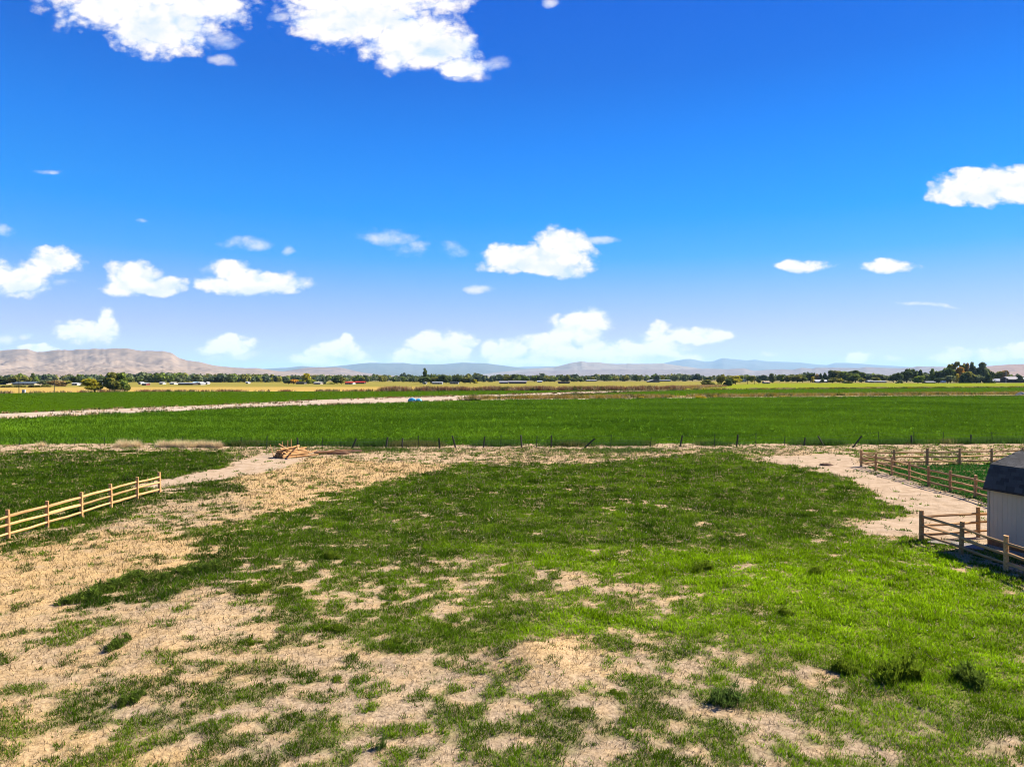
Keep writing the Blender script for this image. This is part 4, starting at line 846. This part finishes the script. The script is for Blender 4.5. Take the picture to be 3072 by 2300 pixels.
for place, rows in TREES.items():
    for r in rows: tree(*r, place)
for k2, rows in (('golden', [(2103, 1195, 1185, 32, 'gold'), (2350, 1191, 1184, 26, 'gold'), (1925, 1194, 1186, 16, 'gold')]), ('dull', [(2000, 1193, 1188, 14, 'dark'), (1665, 1180, 1174, 14, 'green'), (1424, 1187, 1180, 16, 'grey')])):
    for (a, b, tp, wpx, cl) in rows: tree(a, b, tp, wpx, 'bush', cl, 'standing by the farm track')
# far woodland: a belt that reads as one mass
def woodland(name, specs, label):
    Vs, Fs, Cs = [], [], []; nvt = 0
    for (x0, x1, D0, D1, n, h0, h1) in specs:
        for _ in range(n):
            D = random.uniform(D0, D1); X = (random.uniform(x0, x1) - CX) / F_PX * D; h = random.uniform(h0, h1) * random.uniform(.75, 1.1); wd = h * random.uniform(.8, 1.5); nq = 70
            d = rng.normal(0, 1, (nq, 3)); d /= np.linalg.norm(d, axis=1)[:, None]
            P = np.array([X, D, h * .5]) + d * np.array([wd * .5, wd * .5, h * .5]) * (.6 + .45 * rng.random((nq, 1)))
            nn = d + rng.normal(0, .5, (nq, 3)); nn /= np.linalg.norm(nn, axis=1)[:, None]; t1 = np.cross(nn, rng.normal(0, 1, (nq, 3))); t1 /= np.linalg.norm(t1, axis=1)[:, None]; t2 = np.cross(nn, t1); s = h * .13
            Vs.append(np.stack([P - t1 * s - t2 * s, P + t1 * s - t2 * s, P + t1 * s + t2 * s, P - t1 * s + t2 * s], 1).reshape(-1, 3))
            c = np.array(random.choice([COLS['dark'], COLS['green'], COLS['blue'], COLS['olive'], COLS['grey'], COLS['blue']])) * random.uniform(.8, 1.2)
            Cs.append(np.repeat(c * (.7 + .6 * rng.random((nq, 1))), 4, 0)); nvt += nq * 4
    me = np_mesh(name, np.concatenate(Vs), np.arange(nvt).reshape(-1, 4), np.concatenate(Cs)); o = link(name, me, M['crop'], loc=(0, 0, -.4)); return tag(o, label, 'woodland', kind='stuff')
woodland('woodland', [(330, 560, 760, 950, 120, 7, 10.5), (560, 860, 780, 1000, 130, 6, 9.5), (330, 800, 1000, 1400, 120, 7, 12), (-500, 330, 700, 1300, 150, 7, 11), (860, 1280, 800, 1300, 150, 5.5, 9.5), (1280, 1560, 900, 1400, 90, 6, 10.5), (1560, 2060, 950, 1600, 170, 5.5, 10.5), (2060, 2500, 1000, 1600, 80, 5, 10), (2500, 3072, 900, 1600, 60, 6, 12), (3072, 3700, 700, 1200, 80, 6, 14), (-300, 3300, 1000, 3200, 260, 6, 13)], 'belt of distant dark trees along the far edge of the fields')

# ------------------------------------------------------------------ far buildings
def flat(name, c, rough=.8): 
    if name not in M: M[name] = m_noise(name, tuple(v * .88 for v in c), c, .8, rough=rough)
    return M[name]
M['pane'] = NT('dark_glass').bsdf((.02, .025, .03), .15, .5)
def building(label, cat, x0, x1, yb, ye, yt, wallc, roofc, axis='x', depth=None, openings=1, name='house'):
    X0, Y0 = gp(x0, yb); X1, _ = gp(x1, yb); s = Y0 / F_PX; W_ = X1 - X0; he = max(1.6, (yb - ye) * s); hr = max(he + .5, (yb - yt) * s); dp = depth or max(6, min(14, W_ * .8))
    root = empty(name, ((X0 + X1) / 2, Y0, -.35)); tag(root, label, cat); hw = W_ / 2
    wm, rm = flat('wall_' + '_'.join('%03d' % int(v * 999) for v in wallc), wallc), flat('roof_' + '_'.join('%03d' % int(v * 999) for v in roofc), roofc, .9)
    if axis == 'x':
        prof = [(0, 0), (dp, 0), (dp, he), (dp / 2, hr - .12), (0, he)]; wall = prism('wall', prof, -hw, hw, wm, root)
        ov = .5; rr_ = [(-ov, he - ov * (hr - he) / (dp / 2)), (dp / 2, hr), (dp + ov, he - ov * (hr - he) / (dp / 2))]; prism('roof', rr_ + [(y, z - .16) for y, z in rr_[::-1]], -hw - .5, hw + .5, rm, root)
    else:
        bmx = lambda nm, prof, y0, y1, mt: None
        def prism_y(nm, prof, y0, y1, mt):
            bm = bmesh.new(); a = [bm.verts.new((x, y0, z)) for x, z in prof]; b = [bm.verts.new((x, y1, z)) for x, z in prof]; n = len(prof); bm.faces.new(a); bm.faces.new(b[::-1])
            for i in range(n): bm.faces.new((a[i], b[i], b[(i + 1) % n], a[(i + 1) % n]))
            bmesh.ops.recalc_face_normals(bm, faces=bm.faces[:]); me = bpy.data.meshes.new(nm); bm.to_mesh(me); bm.free(); return link(nm, me, mt, root)
        prism_y('wall', [(-hw, 0), (hw, 0), (hw, he), (0, hr - .12), (-hw, he)], 0, dp, wm)
        rr_ = [(-hw - .5, he - .5 * (hr - he) / hw), (0, hr), (hw + .5, he - .5 * (hr - he) / hw)]; prism_y('roof', rr_ + [(x, z - .16) for x, z in rr_[::-1]], -.5, dp + .5, rm)
    for i in range(openings):
        u = -hw + W_ * (i + .5) / openings
        if i == openings // 2: link('door', box_mesh('door', u - .55, u + .55, -.05, .03, 0, min(2.1, he - .15)), flat('door_paint', (.10, .08, .07)), root)
        else: link('window', box_mesh('window', u - .6, u + .6, -.05, .03, he * .38, he * .78), M['pane'], root)
    return root
WHT, GRY, DRK, BRN, RED, TAN, SLT = (.44, .44, .44), (.32, .33, .35), (.045, .05, .06), (.085, .045, .035), (.42, .045, .04), (.42, .34, .25), (.10, .125, .15)
B = building
B('long house with a dark slate roof behind olive bushes', 'house', 37, 103, 1154, 1149.5, 1143.5, TAN, SLT, 'x', 12, 5)
B('small pale roofed building beside the dark roofed farmhouse', 'house', -25, 13, 1153, 1150, 1147.5, TAN, WHT, 'x', 8, 2)
B('low white roofed shed among olive trees near the power poles', 'shed', 130, 152, 1155, 1152, 1148.5, TAN, WHT, 'x', 8, 2, 'barn')
B('white trailer home in front of the dark round trees', 'trailer', 215, 231, 1154.5, 1152, 1150.5, WHT, WHT, 'x', 5, 2, 'trailer')
B('white shed half hidden behind the pair of field trees', 'shed', 308, 322, 1154.5, 1152, 1150, WHT, WHT, 'x', 5, 1, 'barn')
B('long dark open barn with a pale metal roof before the woods', 'barn', 534, 578, 1154, 1149.5, 1146.5, (.05, .035, .035), (.26, .28, .31), 'x', 12, 6, 'barn')
B('white gabled house beside the long dark barn', 'house', 587, 602, 1153.5, 1149.5, 1144.5, WHT, WHT, 'y', 9, 2)
B('pale blue roofed shed at the end of the dark barn', 'shed', 576, 588, 1153, 1148.5, 1144, (.55, .62, .66), (.4, .6, .68), 'x', 7, 2, 'barn')
B('dark red shed with a white roof at the edge of the stubble', 'shed', 425, 438, 1155, 1152.5, 1149, (.18, .05, .04), WHT, 'x', 6, 1, 'barn')
B('cream cottage among the dark woodland edge', 'house', 478, 488, 1152, 1149.5, 1147.5, (.6, .55, .4), WHT, 'x', 6, 1)
B('low cream barn near the woodland edge with a pale roof', 'barn', 509, 522, 1152.5, 1149.5, 1147.5, (.55, .5, .4), (.6, .58, .5), 'x', 7, 2, 'barn')
B('small white house in front of the western woods', 'house', 415, 422, 1152, 1148.5, 1145.5, WHT, WHT, 'y', 6, 1)
B('small white outbuilding past the white gabled house', 'outbuilding', 616, 622, 1151.5, 1149, 1147, WHT, WHT, 'y', 5, 1, 'outbuilding')
B('lone white shed among trees right of the long woods', 'shed', 737, 744, 1150, 1147.5, 1145.5, WHT, WHT, 'x', 6, 1, 'barn')
B('dark low house under the orange and yellow trees', 'house', 888, 912, 1151.5, 1149.5, 1146.5, (.10, .09, .09), DRK, 'x', 8, 3)
B('house with a wide white roof beside the pointed evergreen', 'house', 942, 961, 1152, 1150, 1147, (.3, .26, .22), WHT, 'x', 9, 3)
B('barn with a red metal roof and white end wall', 'barn', 1035, 1058, 1151.8, 1147, 1143.5, WHT, RED, 'x', 11, 4, 'barn')
B('long open shed with a red roof beside the red barn', 'barn', 1065, 1092, 1150.5, 1146, 1142.5, (.06, .04, .035), RED, 'x', 9, 4, 'barn')
B('grey low house beneath the trees by the tall poplar', 'house', 1297, 1326, 1151.3, 1149, 1146, (.25, .27, .30), GRY, 'x', 8, 4)
B('small pale tent-shaped shelter under the tall poplar', 'shelter', 1268, 1279, 1151.3, 1149.5, 1147.8, WHT, WHT, 'y', 5, 1, 'shelter')
B('dark roofed house among round trees east of the poplar', 'house', 1350, 1375, 1151, 1149.2, 1146.3, (.35, .33, .32), DRK, 'x', 8, 3)
B('dark barn with a pale gable at the end of the long brown barn', 'barn', 1498, 1524, 1150, 1144.5, 1141.5, (.035, .03, .05), (.28, .28, .3), 'x', 10, 3, 'barn')
B('long brown barn with a pale metal roof on the pasture', 'barn', 1526, 1579, 1150, 1143.5, 1141, BRN, (.30, .29, .30), 'x', 11, 6, 'barn')
B('small pale blue house between trees behind the pasture', 'house', 1613, 1626, 1146.5, 1144.5, 1141.5, (.5, .52, .56), (.55, .57, .6), 'x', 8, 2)
B('low dark stack shed standing alone on the olive pasture', 'shed', 1676, 1709, 1149.6, 1147, 1145, (.045, .04, .03), (.06, .055, .04), 'x', 8, 2, 'barn')
B('long white roofed barn low behind the pasture', 'barn', 1762, 1790, 1143.5, 1141.8, 1139, TAN, WHT, 'x', 20, 5, 'barn')
B('house with a dark gable front and white metal roof sides', 'house', 1946, 1979, 1146, 1142, 1137, (.14, .13, .14), WHT, 'y', 12, 3)
B('long low dark roofed wing beside the dark gabled house', 'house', 1981, 2012, 1143.5, 1141.5, 1138.5, (.2, .16, .14), GRY, 'x', 10, 4)
B('pale green gabled house behind the two thin trees', 'house', 2224, 2240, 1145, 1140, 1135, (.34, .42, .40), (.45, .52, .52), 'y', 9, 2)
B('white roofed farmhouse with gables under the tall grove', 'house', 2449, 2484, 1147, 1142.5, 1137.5, (.22, .18, .17), WHT, 'x', 11, 5)
B('low white shed in front of the white roofed farmhouse', 'shed', 2456, 2464, 1147.8, 1145, 1142.5, WHT, WHT, 'y', 6, 1, 'barn')
B('white garage between the grove and the bluish tree', 'garage', 2606, 2618, 1146.3, 1142.5, 1139.5, WHT, WHT, 'x', 8, 2, 'garage')
B('long low building with a white roof before grey-green trees', 'barn', 2622, 2660, 1147.5, 1145, 1141.5, (.3, .27, .24), WHT, 'x', 10, 5, 'barn')
B('tan shed beside the first trees of the yellow-green field', 'shed', 2295, 2310, 1150.5, 1145, 1141.5, TAN, (.4, .3, .22), 'x', 7, 1, 'barn')
B('dark open carport in front of the dense grove', 'carport', 2779, 2806, 1149, 1146.5, 1143.5, (.03, .03, .03), (.5, .5, .5), 'x', 7, 3, 'carport')
B('brown house with a pale roof at the end of the grove', 'house', 3027, 3078, 1146.5, 1136, 1128.5, (.09, .065, .06), (.45, .42, .4), 'x', 14, 4)
B('white roofed low sheds beside the brown house', 'shed', 2992, 3024, 1146, 1141, 1134.5, (.22, .16, .14), WHT, 'x', 10, 4, 'barn')
B('small grey roofed house below the rusty brown tree', 'house', 2976, 2990, 1146, 1141.5, 1136.5, (.25, .2, .18), GRY, 'x', 8, 2)
# a parked van by the grove
vx, vy = gp(2824, 1148); van = empty('parked_van', (vx, vy - 3, -.08), .2); tag(van, 'pale blue-white van parked under the dense grove', 'van')
link('body', box_mesh('body', -2.6, 2.6, -.95, .95, .45, 2.1, .18), flat('van_paint', (.6, .66, .72), .35), van); link('windscreen', box_mesh('windscreen', 1.5, 2.63, -.85, .85, 1.35, 1.95, .05), M['pane'], van)
for a in (-1.6, 1.6):
    for b in (-.9, .9): link('wheel', log_mesh('wheel', .24, .36, .36, 12, 2, 0, 0, 1), M['oldwood'], van, (a, b, .36), (0, 0, R(90)))

# ------------------------------------------------------------------ poles and small things in the fields
def pole(px_, base, top, label, arm=True, mat='oldwood', r=.14):
    x, y = gp(px_, base); h = (base - top) / F_PX * y; root = empty('power_pole' if arm else 'pole', (x, y, -.3)); tag(root, label, 'pole')
    link('mast', log_mesh('mast', h + .3, r, r * .75, 8, 4, .02, .03, 3, 'z'), M[mat], root)
    if arm:
        link('crossarm', box_mesh('crossarm', -1.1, 1.1, -.07, .07, h - .5, h - .36), M[mat], root)
        for u in (-1, 0, 1): link('insulator', log_mesh('insulator', .18, .05, .035, 6, 3, 0, 0, 2, 'z'), flat('porcelain', (.5, .5, .5)), root, (u, 0, h - .36))
pole(57, 1178, 1141, 'wooden power pole beside the small grey pump box', True)
pole(163, 1176.5, 1131, 'taller wooden power pole on the stubble edge near the field trees', True)
M['white_metal'] = flat('white_metal', (.75, .75, .75), .4)
pole(3018, 1148, 1112, 'thin white metal mast by the brown house', False, 'white_metal', .22)
x, y = gp(72, 1178); pb = empty('pump_box', (x, y, -.3)); tag(pb, 'small grey pump box standing on the stubble edge', 'pump box')
link('cabinet', box_mesh('cabinet', -.55, .55, -.4, .4, .0, 1.45, .04), flat('box_grey', (.42, .43, .45), .5), pb); link('cap', box_mesh('cap', -.62, .62, -.47, .47, 1.452, 1.55, .02), M['white_metal'], pb); link('pipe', log_mesh('pipe', 1.2, .09, .09, 8, 2, 0, 0, 5), M['steel'], pb, (.9, 0, .35))
# blue tarpaulins
def lump(name, sx_, sy_, sz_, seed, mat, sub=3, amp=.22):
    bm = bmesh.new(); bmesh.ops.create_icosphere(bm, subdivisions=sub, radius=1.0)
    P = np.array([v.co[:] for v in bm.verts]); f = fbm(P[:, 0] + seed, P[:, 1] * 1.3 + P[:, 2], 1.6, 3, seed) - .5
    for v, q in zip(bm.verts, f):
        v.co *= 1 + amp * 2 * q; v.co.z = max(v.co.z, -.05); v.co.x *= sx_; v.co.y *= sy_; v.co.z *= sz_
    me = bpy.data.meshes.new(name); bm.to_mesh(me); bm.free(); me.materials.append(mat); return me
tarp = NT('blue_tarpaulin'); tm = tarp.bsdf(tarp.ramp(tarp.noise(1.5, 4), [(.3, (.01, .22, .42)), (.7, (.03, .42, .62))]), .45, .4)
x, y = gp(1236, 1203); tag(link('tarpaulin', lump('tarpaulin', 1.25, .9, .85, 3., tm), None, None, (x, y, -.03)), 'bright blue tarpaulin heap on the sandy road, the larger one', 'tarpaulin')
x, y = gp(1256, 1203); tag(link('tarpaulin', lump('tarpaulin', .95, .8, .7, 8., tm), None, None, (x, y + .3, -.03), (0, 0, .5)), 'smaller bright blue tarpaulin heap beside the larger one', 'tarpaulin')
rockm = m_noise('grey_rock', (.16, .15, .145), (.36, .34, .33), 2.0)
for i, (a, b, s) in enumerate(((3056, 1184, .9), (3064, 1183, 1.2), (3072, 1183, 1.0), (3050, 1184.5, .5), (3084, 1183, 1.1))):
    x, y = gp(a, b); tag(link('boulder', lump('boulder', s * 1.2, s, s * .9, 11. + i, rockm, 2, .3), None, None, (x, y, -.1), (0, 0, i)), 'grey boulder dumped at the end of the narrow farm track', 'rock', 'boulders by the farm track')
x, y = gp(2595, 1375); 
tag(link('soil_mound', lump('soil_mound', .5, .4, .14, 4., m_noise('dark_soil', (.08, .05, .03), (.2, .13, .09), 4.)), None, None, (*gp(2478, 1394), 0)), 'little dark soil mound on the bare trodden lane', 'mound')
